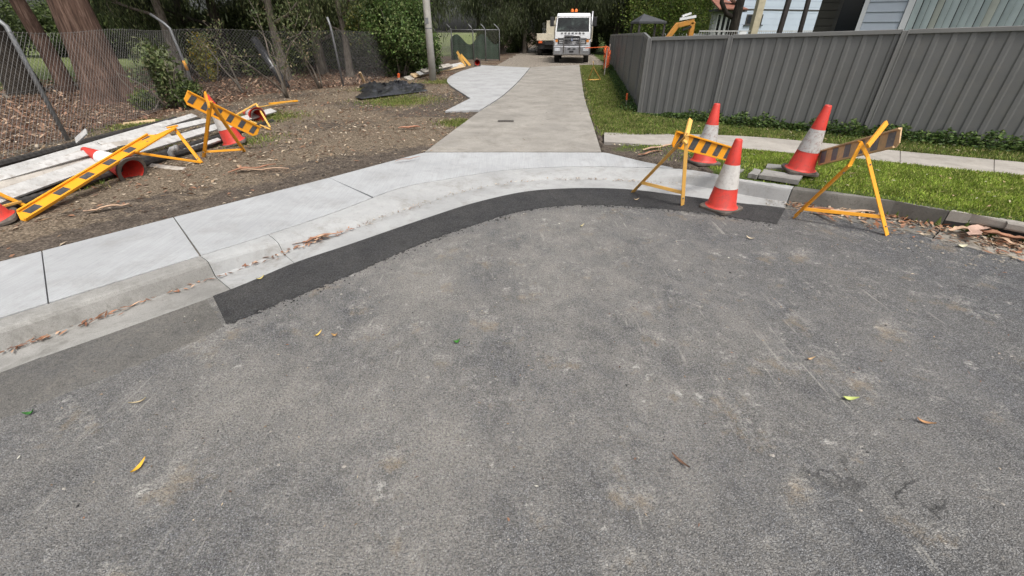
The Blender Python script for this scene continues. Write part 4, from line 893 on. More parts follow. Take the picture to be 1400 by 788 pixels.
CB = V(-8.0, 11.8, 0); CA = V(*CA[:2], 0); CC = V(*CC[:2], 0); C0 = CA + nrm(CA - CB) * 5; CD = V(-3.9, 20, 0); CE = V(-3.4, 27.6, 0)
lA = np.linalg.norm(CA - C0); lB = lA + np.linalg.norm(CB - CA); lC = lB + np.linalg.norm(CC - CB); lD = lC + np.linalg.norm(CD - CC)
chain_fence([C0, CA, CB, CC, CD, CE], 1.5, 'rusty grey chain link fence with bent top posts along the left tree belt', [(lA - 2.6, (0, 0, -1, .2)), (lA, (-.03, 0, -1, .2)), (lB, (-.12, 0, -1, .3)), (lC, (-.06, 0, -.15, .1)), (lD, (0, 0, -1, 0)), (lD + 3.5, (0, 0, -1, 0))], band=2)
G1 = at(683, 83, .15); G0 = at(617, 83, .15)
gate = chain_fence([G0 * V(1, 1, 0), G1 * V(1, 1, 0)], 1.5, 'chain link gate with green shade cloth at the end of the pad', [(.1, (0, 0, -.6, 0)), (1.3, (0, 0, -.6, 0)), (2.0, (0, 0, -.6, 0)), (np.linalg.norm(G1 - G0), (0, 0, -.7, 0))], wr=.003)
MB().bar(G0 + V(0, .03, .06), G1 + V(0, .03, .06), .01, .01).build('bottom_rail', 'galv', gate)
MB().tube([V(*G0[:2], 1.66), V(*G1[:2], 1.66)], .025, 8).build('top_rail', 'galv', gate, True)
m = MB(); n = 40; A = [V(*(G0 * (1 - k / n) + G1 * k / n)[:2], 0) + V(0, .05 + .015 * math.sin(k * 1.3), 0) for k in range(n + 1)]
m.add([a + V(0, 0, .2) for a in A] + [a + V(0, 0, 1.2 + .25 * math.sin(i * .3)) for i, a in enumerate(A)], [(i, i + 1, n + 2 + i, n + 1 + i) for i in range(n)]); m.build('shade_cloth', 'shade_cloth', gate)

# ------------------------------------------------------------------ trees
def limb_pts(p, d, L, n, g, bend=.25, up=.1):
    pts = [p]; d = nrm(d)
    for i in range(n): d = nrm(d + g.normal(0, bend, 3) * .5 + V(0, 0, up)); pts.append(pts[-1] + d * L / n)
    return pts
def make_tree(name, g, H, r0, base, cr, nleaf, barkm, pal, style='droop', lean=(0, 0), leafL=.22, leafW=.018, sig=.6, low=None, flare=1.5, nl=12):
    root = bpy.data.objects.new(name, None); COL.objects.link(root); mb = MB(); n = 9
    pts = [V(0, 0, -.25), V(0, 0, .0), V(0, 0, .45)]; rad = [r0 * flare * 1.15, r0 * flare, r0 * (1 + (flare - 1) * .5)]
    for i in range(1, n + 1):
        t_ = i / n; pts.append(V(lean[0] * t_ * H + .12 * math.sin(i * 1.3 + r0 * 9) * min(1, r0 * 2), lean[1] * t_ * H + .1 * math.cos(i * 1.7) * min(1, r0 * 2), H * t_)); rad.append(r0 * (1 - .8 * t_) * (1 + (flare - 1) * .3 * (i == 1)))
    P3 = catmull(np.array(pts), 60); r3 = catmull(np.array(rad).reshape(-1, 1), 60)[:, 0]; ns_ = 26; vs_ = []; ph = g.uniform(0, 6)
    for i_, (q_, rr_) in enumerate(zip(P3, r3)):
        fl_ = max(0, 1 - q_[2] / 1.1) * (flare - 1) * .35
        for j_ in range(ns_):
            a_ = 2 * math.pi * j_ / ns_; k_ = 1 + fl_ * math.cos(5 * a_ + ph) + .05 * math.cos(2 * a_ + q_[2] * .5 + ph) + .055 * mnoise.noise(Vector((math.cos(a_) * 3.5, math.sin(a_) * 3.5, q_[2] * .9 + ph)))
            vs_.append((q_[0] + rr_ * k_ * math.cos(a_), q_[1] + rr_ * k_ * math.sin(a_), q_[2]))
    mb.add(vs_, [(i_ * ns_ + j_, i_ * ns_ + (j_ + 1) % ns_, (i_ + 1) * ns_ + (j_ + 1) % ns_, (i_ + 1) * ns_ + j_) for i_ in range(59) for j_ in range(ns_)]); cents = []
    for k in range(nl):
        t_ = base / H + (1 - base / H) * (k + .3 * g.random()) / nl * .95; z = t_ * H; q = V(np.interp(z, [p[2] for p in pts], [p[0] for p in pts]), np.interp(z, [p[2] for p in pts], [p[1] for p in pts]), z)
        a = k * 2.4 + g.normal(0, .4); el = .15 + .5 * t_; L = cr * (1.05 - .55 * t_) * g.uniform(.7, 1.1); lp = limb_pts(q, (math.cos(a), math.sin(a), el), L, 6, g)
        rr = max(.02, r0 * (1 - t_) * .42 + .015); mb.tube(lp, [rr * (1 - .8 * i / 6) for i in range(7)], 6)
        for i in range(2, 7):
            cents.append(lp[i])
            for _ in range(2):
                sp = limb_pts(lp[i], (math.cos(a) + g.normal(0, .8), math.sin(a) + g.normal(0, .8), g.normal(.1, .4)), L * .35, 3, g); mb.tube(sp, [rr * .35, rr * .25, rr * .18, .006], 4, False); cents += [sp[2], sp[3]]
    mb.build('trunk', barkm, root, True, 0, False)
    cents = np.array(cents); ci = g.integers(0, len(cents), nleaf); cs = np.array([g.uniform(.55, 1.3) for _ in cents]); C = cents[ci] + g.normal(0, 1, (nleaf, 3)) * sig * V(1, 1, .7) * cs[ci][:, None]
    if low is not None: C[:, 2] = np.maximum(C[:, 2], low + g.random(nleaf) * .5)
    D = unit(g, nleaf)
    if style == 'droop': D = D * .55 + V(0, 0, -1); D /= np.linalg.norm(D, axis=1, keepdims=True)
    D *= (leafL * g.uniform(.5, 1.3, nleaf))[:, None]; Wd = np.cross(D, unit(g, nleaf)); Wd *= (leafW * g.uniform(.6, 1.4, nleaf) / (np.linalg.norm(Wd, axis=1) + 1e-6))[:, None]
    cv = (g.uniform(.6, 1.35, len(cents)))[ci][:, None]
    quads_obj('crown', C, D, Wd, pick(pal, nleaf, g, .2) * cv, 'leaf', root)
    return root
OAK = [(.05, .07, .024), (.07, .09, .033), (.04, .055, .02), (.09, .105, .045), (.058, .066, .033)]
GUM = [(.10, .135, .045), (.13, .165, .06), (.075, .105, .038), (.17, .18, .08)]
LIME = [(.12, .19, .03), (.17, .23, .04), (.09, .15, .025), (.22, .24, .06)]
g = np.random.default_rng(77)
PROTO = {'oak_a': make_tree('she_oak_tree', g, 11, .20, 1.6, 3.3, 26000, 'bark_dark', OAK, 'droop', leafL=.30, leafW=.016, sig=.62, low=1.0),
         'oak_b': make_tree('she_oak_tree', g, 13, .24, 2.2, 3.8, 28000, 'bark_dark', OAK, 'droop', leafL=.32, leafW=.017, sig=.7, low=1.4),
         'oak_c': make_tree('she_oak_tree', g, 9, .16, 1.0, 2.8, 24000, 'bark_grey', OAK, 'droop', leafL=.26, leafW=.016, sig=.6, low=.5),
         'gum': make_tree('gum_tree', g, 14, .26, 3.2, 4.2, 22000, 'bark_grey', GUM, 'droop', leafL=.20, leafW=.022, sig=.7),
         'lime': make_tree('leafy_tree', g, 6.5, .12, 1.0, 2.4, 20000, 'bark_grey', LIME, 'any', leafL=.13, leafW=.04, sig=.5)}
used = set()
def plant(kind, x, y, s, rz, label, cat='tree', group=None, z=None):
    o = PROTO[kind] if kind not in used else copy_tree(PROTO[kind]); used.add(kind)
    o.location = (x, y, gh(x, y) if z is None else z); o.scale = (s, s, s * 1.0); o.rotation_euler = (0, 0, rz); tag(o, label, cat, group); return o
OAKL = 'dark drooping she-oak in the tree belt behind the wire fence'; OAKG = 'she-oaks behind the wire fence'
BKL = 'dark she-oak closing the end of the lane behind the truck'; BKG = 'she-oaks behind the truck'
r = random.Random(3)
for x, y, s in ((-12.5, 19, 1.0), (-10.2, 17.2, .9), (-9.3, 21, 1.05), (-7.4, 18.6, .95), (-6.2, 22, 1.1), (-11.6, 25, 1.1), (-8.2, 26.5, 1.0), (-5.2, 26, 1.0), (-13, 31, 1.1), (-9.5, 33, 1.2)):
    plant(r.choice(['oak_a', 'oak_b', 'oak_c']), x, y, s, r.uniform(0, 6.3), OAKL, 'tree', OAKG)
for x, y, s in ((-.8, 37, 1.0), (1.0, 38.5, .9), (2.6, 39, 1.1), (4.6, 36.5, 1.0), (6.3, 38.5, 1.1), (7.6, 35.5, .95), (9, 39, 1.1), (-1.8, 41, 1.1), (1, 43, 1.2), (4, 43, 1.2), (7.5, 44, 1.2), (-3, 46, 1.1), (8.8, 35, .8), (7.4, 35.5, .7)):
    plant(r.choice(['oak_a', 'oak_b', 'oak_c']), x, y, s, r.uniform(0, 6.3), BKL, 'tree', BKG)
for x, y, s, lb in ((-7.6, 15.9, .5, 'pale trunked gum behind the middle of the wire fence'), (-5.9, 17.3, .42, 'slender pale gum just left of the green bush'), (-10.9, 15.6, .55, 'pale gum standing behind the wire fence post with the yellow band')):
    plant('gum', x, y, s, r.uniform(0, 6.3), lb, 'tree')
# trees at the right, behind the fences
plant('lime', 7.7, 24.5, .75, 1, 'bright green tree just behind the side fence near the truck', 'tree')
plant('lime', 9.8, 33, 1.0, 2.2, 'yellow green tree behind the dark gazebo', 'tree'); plant('lime', 12.4, 36, .62, 4, 'low yellow green tree left of the excavator arm', 'tree'); plant('lime', 15.6, 41, .75, 5, 'far low yellow green tree beyond the excavator', 'tree')
plant('gum', 17, 50, 1.2, 1, 'far gum tree over the red roof', 'tree'); plant('gum', 22, 44, 1.1, 3, 'gum tree behind the blue grey house', 'tree')
# the big trees on the left
g = np.random.default_rng(5)
def big_tree(name, px, py, r0, H, barkm, lean, label, base=5.5, cr=4.5, nleaf=26000, flare=1.35, **kw):
    p = at(px, py, .15); o = make_tree(name, g, H, r0, base, cr, nleaf, barkm, GUM, 'droop', lean, .2, .022, .75, flare=flare, **kw); o.location = (p[0], p[1], .12); tag(o, label, 'tree'); return o
big_tree('gum_tree', 156, 139, .33, 15, 'bark_red', (.03, 0), 'massive red brown gum trunk behind the wire fence at left', flare=1.6)
big_tree('gum_tree', 94, 125, .17, 14, 'bark_red', (-.07, .0), 'thinner red brown trunk just left of the massive gum', flare=1.15)
big_tree('gum_tree', 36, 128, .34, 13, 'bark_dark', (-.02, 0), 'dark trunk near the left edge before the green field', flare=1.2)
big_tree('gum_tree', -60, 122, .34, 13, 'bark_dark', (-.02, 0), 'tall tree beyond the left edge of the photograph', flare=1.2)

# saplings and shrubs
def shrub(name, loc, rx, ry, hz, n, pal, label, g, leafL=.10, leafW=.028, stems=7, group=None, dead=None):
    root = thing(name, loc, label, 'shrub', group); m = MB(); loc = V(*loc)
    for k in range(stems):
        a = k * 2.4; m.tube(limb_pts(V(.15 * math.cos(a), .15 * math.sin(a), -.05), (math.cos(a) * .5, math.sin(a) * .5, 1), hz * .8, 6, g, .3), [.03, .027, .022, .018, .014, .01, .006], 5)
    m.build('stems', 'bark_grey', root, True, 0, False)
    nc = 90; cu = unit(g, nc) * (g.random(nc)[:, None] ** .45); ce = np.stack([cu[:, 0] * rx, cu[:, 1] * ry, hz * (.5 + .5 * cu[:, 2])], 1); ci = g.integers(0, nc, n)
    C = ce[ci] + g.normal(0, 1, (n, 3)) * V(rx, ry, hz * .6) * .13; C[:, 2] = np.abs(C[:, 2]); D = unit(g, n) + V(0, 0, -.25); D *= (leafL * g.uniform(.5, 1.3, n) / np.linalg.norm(D, axis=1))[:, None]
    Wd = np.cross(D, unit(g, n)); Wd *= (leafW * g.uniform(.6, 1.3, n) / (np.linalg.norm(Wd, axis=1) + 1e-6))[:, None]; cv = g.uniform(.55, 1.45, nc)[ci][:, None]
    quads_obj('foliage', C, D, Wd, pick(pal, n, g, .22) * cv, 'leaf', root)
    return root
BUSH = [(.075, .13, .03), (.10, .17, .04), (.045, .08, .02), (.14, .20, .06), (.18, .21, .08)]
YEL = [(.34, .33, .08), (.42, .40, .14), (.2, .24, .05)]
g = np.random.default_rng(9)
bp = at(536, 108, .2); shrub('bush', (bp[0], bp[1] + 1.3, .15), 1.15, 1.1, 2.9, 26000, BUSH, 'dense glossy green bush behind the black plastic sheet', g)
bp2 = at(508, 100, .2); shrub('bush', (bp2[0] + .2, bp2[1] - 1.0, 1.15), .6, .5, 1.35, 2600, YEL + BUSH, 'yellow flowering top growing out of the dense green bush', g, .11, .03, 3)
bp3 = at(572, 104, .2); shrub('bush', (bp3[0] + .1, bp3[1] + .6, .15), .7, .7, 1.7, 12000, BUSH, 'smaller green bush just left of the pole', g)
UND = [(.06, .085, .028), (.085, .12, .035), (.045, .065, .022), (.11, .14, .045)]
UL = 'dark understorey shrub among the she-oaks behind the wire fence'
proto = None
for i, (x, y, s) in enumerate(((-11.2, 19.2, 1), (-9, 18.3, .9), (-7.2, 20.8, 1), (-5.3, 19.6, .9), (-12.3, 22.5, 1.1), (-9.6, 23.6, 1.1), (-6.8, 24.5, 1.1), (-5, 23, 1), (-14, 27, 1.1), (-10.5, 28, 1.2), (-7, 29, 1.1), (-24, 29, 1.5), (-28, 31, 1.6), (-32, 30, 1.6), (-20.5, 30, 1.4), (-36, 27, 1.6))):
    if proto is None: proto = shrub('shrub', (x, y, .15), 1.3, 1.3, 2.4, 15000, UND, UL, g, .13, .03, 8, 'understorey shrubs'); proto.scale = (s,) * 3
    else:
        c = copy_tree(proto); c.location = (x, y, .15); c.rotation_euler = (0, 0, i * 1.7); c.scale = (s, s, s * (.8 + .3 * (i % 3) / 2)); tag(c, UL)
for i, (x, y, s) in enumerate(((-1.6, 37, .8), (0.4, 39.5, .9), (2.8, 39.5, .9), (5.5, 38, 1), (8.2, 37.5, 1), (10, 36, .8))):
    c = copy_tree(proto); c.location = (x, y, .1); c.rotation_euler = (0, 0, i * 1.1); c.scale = (s, s, s); tag(c, 'dark shrub under the she-oaks behind the truck', None, 'shrubs behind the truck')
sp = at(250, 150, .15); shrub('shrub', (sp[0], sp[1] + .3, .14), .34, .32, .55, 2600, UND, 'low green shrub at the foot of the massive gum', g, .07, .02, 5)
sp = at(200, 150, .15); shrub('shrub', (sp[0], sp[1], .14), .2, .2, .4, 900, LIME, 'small light green seedling before the massive gum', g, .07, .02, 4)
sp = at(215, 120, .15); shrub('shrub', (-7.6, 10.2, .14), .45, .4, 1.3, 1700, GUM, 'loose leafy shrub climbing the wire fence right of the massive gum', g, .09, .025, 6)
sp = at(290, 112, .15); shrub('shrub', (sp[0], sp[1], .14), .35, .3, 1.4, 2500, YEL + [(.5, .36, .03)], 'yellow leaved shrub behind the wire fence', g, .09, .025, 5)
def sapling(px, py, label, seed, stems=4, h=2.2):
    g = np.random.default_rng(seed); p = at(px, py, .15); r_ = thing('sapling', (*p[:2], .13), label, 'sapling'); m = MB(); C = []
    for k in range(stems):
        l = limb_pts(V(.03 * k, .02 * k, -.05), (g.normal(0, .35), g.normal(0, .3), 1), h * g.uniform(.7, 1.1), 9, g, .35, .05); m.tube(l, [.028 * (1 - .85 * i / 9) for i in range(10)], 6); C += l[5:]
        for i in (4, 6, 7): b_ = limb_pts(l[i], g.normal(0, 1, 3) + V(0, 0, .6), .5, 4, g); m.tube(b_, [.009, .007, .006, .004, .003], 4); C += b_[1:]
    m.build('stems', 'bark_grey', r_, True, 0, False); C = np.array(C); n = 500; P = C[g.integers(0, len(C), n)] + g.normal(0, .09, (n, 3)); D = unit(g, n) * .08; Wd = np.cross(D, unit(g, n)) * .2
    quads_obj('foliage', P, D, Wd, pick(GUM + [(.25, .2, .12)], n, g), 'leaf', r_)
sapling(389, 133, 'bare many stemmed sapling in front of the wire fence', 1, 4, 2.3); sapling(333, 128, 'thin bare sapling beside the yellow leaved shrub', 2, 2, 1.9); sapling(437, 121, 'thin sapling left of the dense green bush', 4, 3, 2.0)
q = at(379, 122, .15); dp_ = thing('pipe', (*q[:2], .13), 'dark blue pipe leaning inside the wire fence', 'pipe')
MB().tube([q + V(.1, .4, 0), q + V(-.75, .9, 1.25)], .11, 12).build('shaft', 'tarp', dp_, True); MB().tube([q + V(-.22, .58, .48), q + V(-.25, .6, .52)], .118, 12).build('joint_ring', 'galv', dp_, True)

# ------------------------------------------------------------------ white tipper truck
def wheel(root, x, y, r_, w_):
    M = Matrix.Rotation(R(90), 3, 'Y'); m = MB(); m.lathe([(r_ * .55, -w_ / 2), (r_ * .93, -w_ / 2), (r_, -w_ * .38), (r_, w_ * .38), (r_ * .93, w_ / 2), (r_ * .55, w_ / 2), (r_ * .55, -w_ / 2)], 28, (x, y, r_), M); o = m.build('wheel', 'tyre', root, True, 0, False)
    m = MB(); m.lathe([(.001, -w_ * .3), (r_ * .3, -w_ * .34), (r_ * .34, -w_ * .2), (r_ * .56, -w_ * .42), (r_ * .56, w_ * .42), (r_ * .34, w_ * .2), (r_ * .3, w_ * .34), (.001, w_ * .3)], 20, (x, y, r_), M); m.build('rim', 'white_paint', o, True, 0, False)
    return o
def truck():
    p = (at(762, 87, .1) + at(805, 87.3, .1)) / 2; root = thing('tipper_truck', (p[0], p[1] + .9, .1), 'white tipper truck with bull bar and amber beacon parked on the lane', 'truck', rz=-math.atan2(.14, 1))
    B = lambda: MB(); w = .93
    def part(mb, name, mat, par=root, bev=.012, smooth=False): return mb.build(name, mat, par, smooth, bev, False)
    # cab shell in side profile, extruded across
    def extr(prof, x0, x1, inset=None):
        m = MB(); n = len(prof); kx = lambda z: 1 - .085 * max(0, z - 1.45) / .85; m.add([(x0 * kx(z), y, z) for y, z in prof] + [(x1 * kx(z), y, z) for y, z in prof], [tuple(range(n)), tuple(range(n, 2 * n))[::-1]] + [(i + n, (i + 1) % n + n, (i + 1) % n, i) for i in range(n)]); return m
    cab = part(extr([(-.88, .72), (-.92, 1.0), (-.90, 1.45), (-.66, 2.18), (-.52, 2.30), (.55, 2.30), (.62, 2.2), (.62, .72)], -w, w), 'cab', 'white_paint', bev=.05)
    # windscreen lies on the raked face
    def face(x0, x1, z0, z1, off, name, mat, par):
        y_ = lambda z: -.90 + (z - 1.45) / (2.18 - 1.45) * .24 - off
        m = MB(); m.add([(x0, y_(z0), z0), (x1, y_(z0), z0), (x1 * .95, y_(z1), z1), (x0 * .95, y_(z1), z1), (x0, y_(z0) + .03, z0), (x1, y_(z0) + .03, z0), (x1 * .95, y_(z1) + .03, z1), (x0 * .95, y_(z1) + .03, z1)], [(0, 1, 2, 3), (4, 7, 6, 5), (0, 4, 5, 1), (1, 5, 6, 2), (2, 6, 7, 3), (3, 7, 4, 0)]); return part(m, name, mat, par, .004)
    ws = face(-.84, .84, 1.47, 2.17, .008, 'windscreen', 'windscreen', cab)
    for x0, x1, z0, z1 in ((-.7, -.2, 1.52, 1.60), (-.15, .3, 1.52, 1.60), (.35, .8, 1.52, 1.60)): face(x0, x1, z0, z1 - .045, .022, 'wiper', 'dark', ws)
    face(-.8, .8, 2.1, 2.15, .02, 'sun_visor', 'white_paint', cab)
    for i in range(7):
        x0 = -.62 + i * .19; face(x0, x0 + .11, 1.39, 1.43 + .01 * (i % 2), .012, 'name_letter', 'dark', cab)
    gr_ = part(B().box((0, -.925, 1.12), (.84, .05, .38)), 'grille', 'dark', cab)
    for k in range(4): part(B().box((0, -.955, 1.01 + k * .075), (.76, .02, .010)), 'grille_bar', 'chrome', gr_, .003)
    part(B().lathe([(.001, -.02), (.07, -.015), (.075, .0)], 18, (0, -.97, 1.15), Matrix.Rotation(R(90), 3, 'X')), 'emblem', 'blue', gr_, 0, True)
    for s_ in (-1, 1):
        part(B().box((s_ * .60, -.915, 1.05), (.30, .04, .28)), 'vent_panel', 'dark', cab)
        for k in range(3): part(B().box((s_ * .56, -.945, .97 + k * .085), (.25, .03, .03)), 'slat', 'white_paint', cab, .003)
        part(B().box((s_ * .80, -.90, 1.06), (.16, .05, .14)), 'indicator', 'amber', cab)
        m = B().tube([(s_ * .9, -.6, 1.75), (s_ * 1.06, -.75, 1.78), (s_ * 1.08, -.75, 2.02)], .015, 6); mr = part(m, 'mirror', 'dark', root, 0); part(B().box((s_ * 1.10, -.76, 1.92), (.20, .09, .42)), 'housing', 'dark', mr, .02)
        part(B().box((s_ * .895, -.1, 1.82), (.03, .75, .5)), 'side_window', 'glass', cab, .004); d_ = part(B().box((s_ * .936, -.1, 1.22), (.018, .86, .62)), 'door', 'white_paint', cab, .01); part(B().box((s_ * .952, .2, 1.4), (.02, .14, .03)), 'handle', 'dark', d_, .003)
    bm = part(B().box((0, -.98, .62), (1.96, .30, .44)), 'bumper', 'chrome', bev=.05)
    part(B().box((0, -1.14, .60), (.62, .03, .30)), 'plate_panel', 'chrome', bm); part(B().box((-.13, -1.16, .70), (.15, .02, .07)), 'slot', 'dark', bm, .004); part(B().box((.13, -1.16, .70), (.15, .02, .07)), 'slot', 'dark', bm, .004); part(B().box((0, -1.16, .57), (.22, .02, .09)), 'number_plate', 'dark', bm, .004)
    for s_ in (-1, 1): part(B().box((s_ * .74, -1.135, .66), (.3, .03, .15)), 'headlight', 'lamp', bm)
    bb = part(B().tube([(-.42, -1.12, .5), (-.42, -1.14, 1.22), (-.36, -1.14, 1.30), (.36, -1.14, 1.30), (.42, -1.14, 1.22), (.42, -1.12, .5)], .036, 10), 'bull_bar', 'chrome', bev=0, smooth=True)
    for z_ in (.92, 1.0, 1.14): part(B().tube([(-.95 if z_ > 1.1 else -.42, -1.10, z_), (.95 if z_ > 1.1 else .42, -1.10, z_)], .022, 8), 'rail', 'chrome', bb, 0, True)
    for s_ in (-1, 1): part(B().tube([(s_ * .95, -1.10, 1.14), (s_ * .97, -1.08, .84)], .022, 8), 'rail', 'chrome', bb, 0, True)
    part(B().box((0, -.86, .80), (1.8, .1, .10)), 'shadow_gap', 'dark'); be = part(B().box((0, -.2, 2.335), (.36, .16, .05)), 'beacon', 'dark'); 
    for s_ in (-1, 1): part(B().lathe([(.001, .14), (.05, .13), (.075, .07), (.08, 0)], 14, (s_ * .1, -.2, 2.36)), 'lens', 'beacon', be, 0, True)
    tb = part(B().box((0, 2.75, 1.43), (2.06, 3.9, .95)), 'tipper_body', 'cream_paint', bev=.02); part(B().box((0, .84, 2.0), (2.06, .06, .34)), 'headboard', 'cream_paint', tb)
    for k in range(6):
        for s_ in (-1, 1): part(B().box((s_ * 1.045, .95 + k * .72, 1.43), (.05, .07, .9)), 'rib', 'cream_paint', tb, .005)
    part(B().box((0, 2.2, .78), (.85, 5, .22)), 'chassis', 'dark'); part(B().tube([(.98, .72, .7), (.98, .72, 2.42)], .05, 10), 'exhaust_stack', 'chrome', bev=0, smooth=True)
    for x_, y_ in ((-.80, 0), (.80, 0), (-.80, 3.3), (.80, 3.3)): wheel(root, x_, y_, .42, .26)
    for s_ in (-1, 1): part(B().box((s_ * .82, 0, .80), (.3, 1.0, .1)), 'mudguard', 'dark'); part(B().box((s_ * .8, 1.6, .62), (.35, .9, .4)), 'fuel_tank', 'dark', bev=.03)
truck()
def tray_truck():
    p = at(742, 77, .1); root = thing('tray_truck', (p[0] + .55, p[1] + .4, .1), 'cream flat tray truck half hidden behind the white tipper', 'truck', rz=-math.atan2(.14, 1)); P_ = lambda mb, n, mt, par=root, b=.01: mb.build(n, mt, par, False, b, False)
    tr = P_(MB().box((0, 1.6, .98), (1.9, 3.6, .12)), 'tray', 'cream_paint'); P_(MB().box((0, -.2, 1.15), (1.9, .05, .42)), 'end_board', 'cream_paint', tr)
    for s_ in (-1, 1): P_(MB().box((s_ * .95, 1.6, 1.15), (.05, 3.6, .42)), 'side_board', 'cream_paint', tr)
    P_(MB().box((.2, .7, 1.62), (1.1, 1.0, 1.0)), 'crate', 'cream_paint'); P_(MB().box((0, 1.7, .78), (.8, 4.2, .2)), 'chassis', 'dark'); P_(MB().box((0, 4.2, 1.3), (1.8, 1.4, 1.5)), 'cab', 'white_paint', root, .08)
    P_(MB().box((-.7, -.24, .84), (.26, .06, .12)), 'tail_lamp', 'orange'); P_(MB().box((0, -.05, .6), (1.7, .04, .36)), 'mud_flap', 'dark')
    for x_, y_ in ((-.78, .5), (.78, .5), (-.78, 4.1), (.78, 4.1)): wheel(root, x_, y_, .40, .3)
tray_truck()

# ------------------------------------------------------------------ houses behind the fence
def quad_wall(p0, e, nout, s0, s1, z0, z1, th, name, mat, root, bev=0):
    mid = V(*p0) + e * ((s0 + s1) / 2) + nout * (-th / 2); return MB().bar(mid - e * (s1 - s0) / 2 + V(0, 0, (z0 + z1) / 2), mid + e * (s1 - s0) / 2 + V(0, 0, (z0 + z1) / 2), th, z1 - z0).build(name, mat, root, False, bev)
H0 = FC + st_n * 3.0; NO = -st_n
h1 = thing('house', (*(H0 + st_e * 6)[:2], .12), 'pale blue weatherboard house with wide window of vertical blinds behind fence', 'house')
quad_wall(H0, st_e, NO, 3.23, 12, .1, 3.1, .12, 'wall', 'board_blue', h1)
for z in np.arange(.35, 3.05, .165):      # lapped boards left of the window
    a = H0 + st_e * 3.24 + NO * .016; b = H0 + st_e * 3.82 + NO * .016
    MB().bar(a + V(0, 0, z), b + V(0, 0, z), .014, .17, up=V(0, 0, 1) - NO * .14).build('weatherboard', 'board_blue', h1)
quad_wall(H0 + NO * .045, st_e, NO, 3.16, 3.235, .1, 3.1, .1, 'corner_trim', 'white_trim', h1)
wn_ = quad_wall(H0 + NO * .06, st_e, NO, 3.83, 3.93, 1.40, 2.95, .08, 'window_frame', 'white_trim', h1); quad_wall(H0 + NO * .08, st_e, NO, 3.93, 7.9, 1.40, 1.50, .12, 'window_sill', 'white_trim', h1); quad_wall(H0 + NO * .06, st_e, NO, 3.93, 7.9, 2.87, 2.95, .08, 'window_head', 'white_trim', h1); quad_wall(H0 + NO * .06, st_e, NO, 7.9, 8.0, 1.40, 2.95, .08, 'window_frame', 'white_trim', h1)
quad_wall(H0 + NO * .012, st_e, NO, 3.93, 7.9, 1.50, 2.87, .01, 'room_shade_panel', 'dark', h1)  # flat dark panel standing in for the unlit room behind the blinds
for k in range(38):
    s = 3.99 + k * .104; c = H0 + st_e * s + NO * .035; d = nrm(st_e * math.cos(.5 + .12 * math.sin(k * 2.3)) + NO * math.sin(.5 + .12 * math.sin(k * 2.3)))
    MB().bar(c - d * .052 + V(0, 0, 2.185), c + d * .052 + V(0, 0, 2.185), .004, 1.37).build('blind_slat', 'blind_shade' if k % 7 == 3 else 'blind', h1)
m = MB(); a, b = H0 + st_e * 3.0 + NO * .6, H0 + st_e * 12.2 + NO * .6; rr = [a + V(0, 0, 3.0), b + V(0, 0, 3.0), b + st_n * 4 + V(0, 0, 4.9), a + st_n * 4 + V(0, 0, 4.9), a + st_n * 8 + V(0, 0, 3.0), b + st_n * 8 + V(0, 0, 3.0)]
m.add(rr + [p + V(0, 0, .12) for p in rr], [(0, 3, 2, 1), (3, 4, 5, 2), (6, 7, 8, 9), (9, 8, 11, 10), (0, 1, 7, 6), (4, 10, 11, 5), (0, 6, 9, 3), (3, 9, 10, 4), (1, 2, 8, 7), (2, 5, 11, 8)]); m.build('roof', 'roof_dark', h1)
# dark timber house beside it
H2 = FC + st_n * 3.6
h2 = thing('house', (*(H2 + st_e * 2.5)[:2], .12), 'dark timber clad house end with one framed window behind the fence', 'house')
quad_wall(H2, st_e, NO, 2.42, 3.5, .1, 3.0, .3, 'wall', 'board_dark', h2)
for z in np.arange(.3, 3.0, .14): quad_wall(H2 + NO * .018, st_e, NO, 2.42, 3.5, z, z + .125, .016, 'weatherboard', 'board_dark', h2)
for s0, s1, z0, z1 in ((2.74, 2.81, 1.42, 2.6), (3.25, 3.32, 1.42, 2.6), (2.81, 3.25, 1.42, 1.50), (2.81, 3.25, 2.52, 2.6)): quad_wall(H2 + NO * .05, st_e, NO, s0, s1, z0, z1, .05, 'window_frame', 'dark_trim', h2)
quad_wall(H2 + NO * .028, st_e, NO, 2.81, 3.25, 1.50, 2.52, .01, 'pane', 'glass', h2)
a, b = H2 + st_e * 2.2 + NO * .5, H2 + st_e * 3.6 + NO * .5; m = MB(); m.bar(a + V(0, 0, 3.05), b + V(0, 0, 3.05), .2, .16).build('eave', 'dark_trim', h2); m = MB(); m.add([a + V(0, 0, 3.13), b + V(0, 0, 3.13), b + st_n * 4 + V(0, 0, 4.6), a + st_n * 4 + V(0, 0, 4.6)], [(0, 1, 2, 3)]); o = m.build('roof', 'roof_dark', h2); o.modifiers.new('t', 'SOLIDIFY').thickness = .08
# far blue grey house
FD = 27.0
def far_pt(px, py): return on_plane(px, py, (0, FD, 0), (-.30, 1, 0))
fe = nrm(far_pt(1110, 30)[:3] * V(1, 1, 0) - far_pt(990, 30) * V(1, 1, 0)); fo = V(fe[1], -fe[0], 0); F0 = far_pt(990, 30) * V(1, 1, 0)
if fo[1] > 0: fo = -fo
sx = lambda px: (far_pt(px, 25) * V(1, 1, 0) - F0) @ fe
zx = lambda py, px=1040: far_pt(px, py)[2]
h3 = thing('house', (*F0[:2], .1), 'far two storey blue grey clad house with small dark windows', 'house')
quad_wall(F0, fe, fo, sx(986), sx(1175), .1, 5.8, .2, 'wall', 'board_far', h3)
quad_wall(F0 + fo * .03, fe, fo, sx(986), sx(1175), zx(14.5), zx(12.5), .05, 'band', 'dark_trim', h3)
for z in np.arange(zx(50), 5.7, .32): quad_wall(F0 + fo * .012, fe, fo, sx(986), sx(1175), z, z + .30, .016, 'cladding_board', 'board_far', h3)
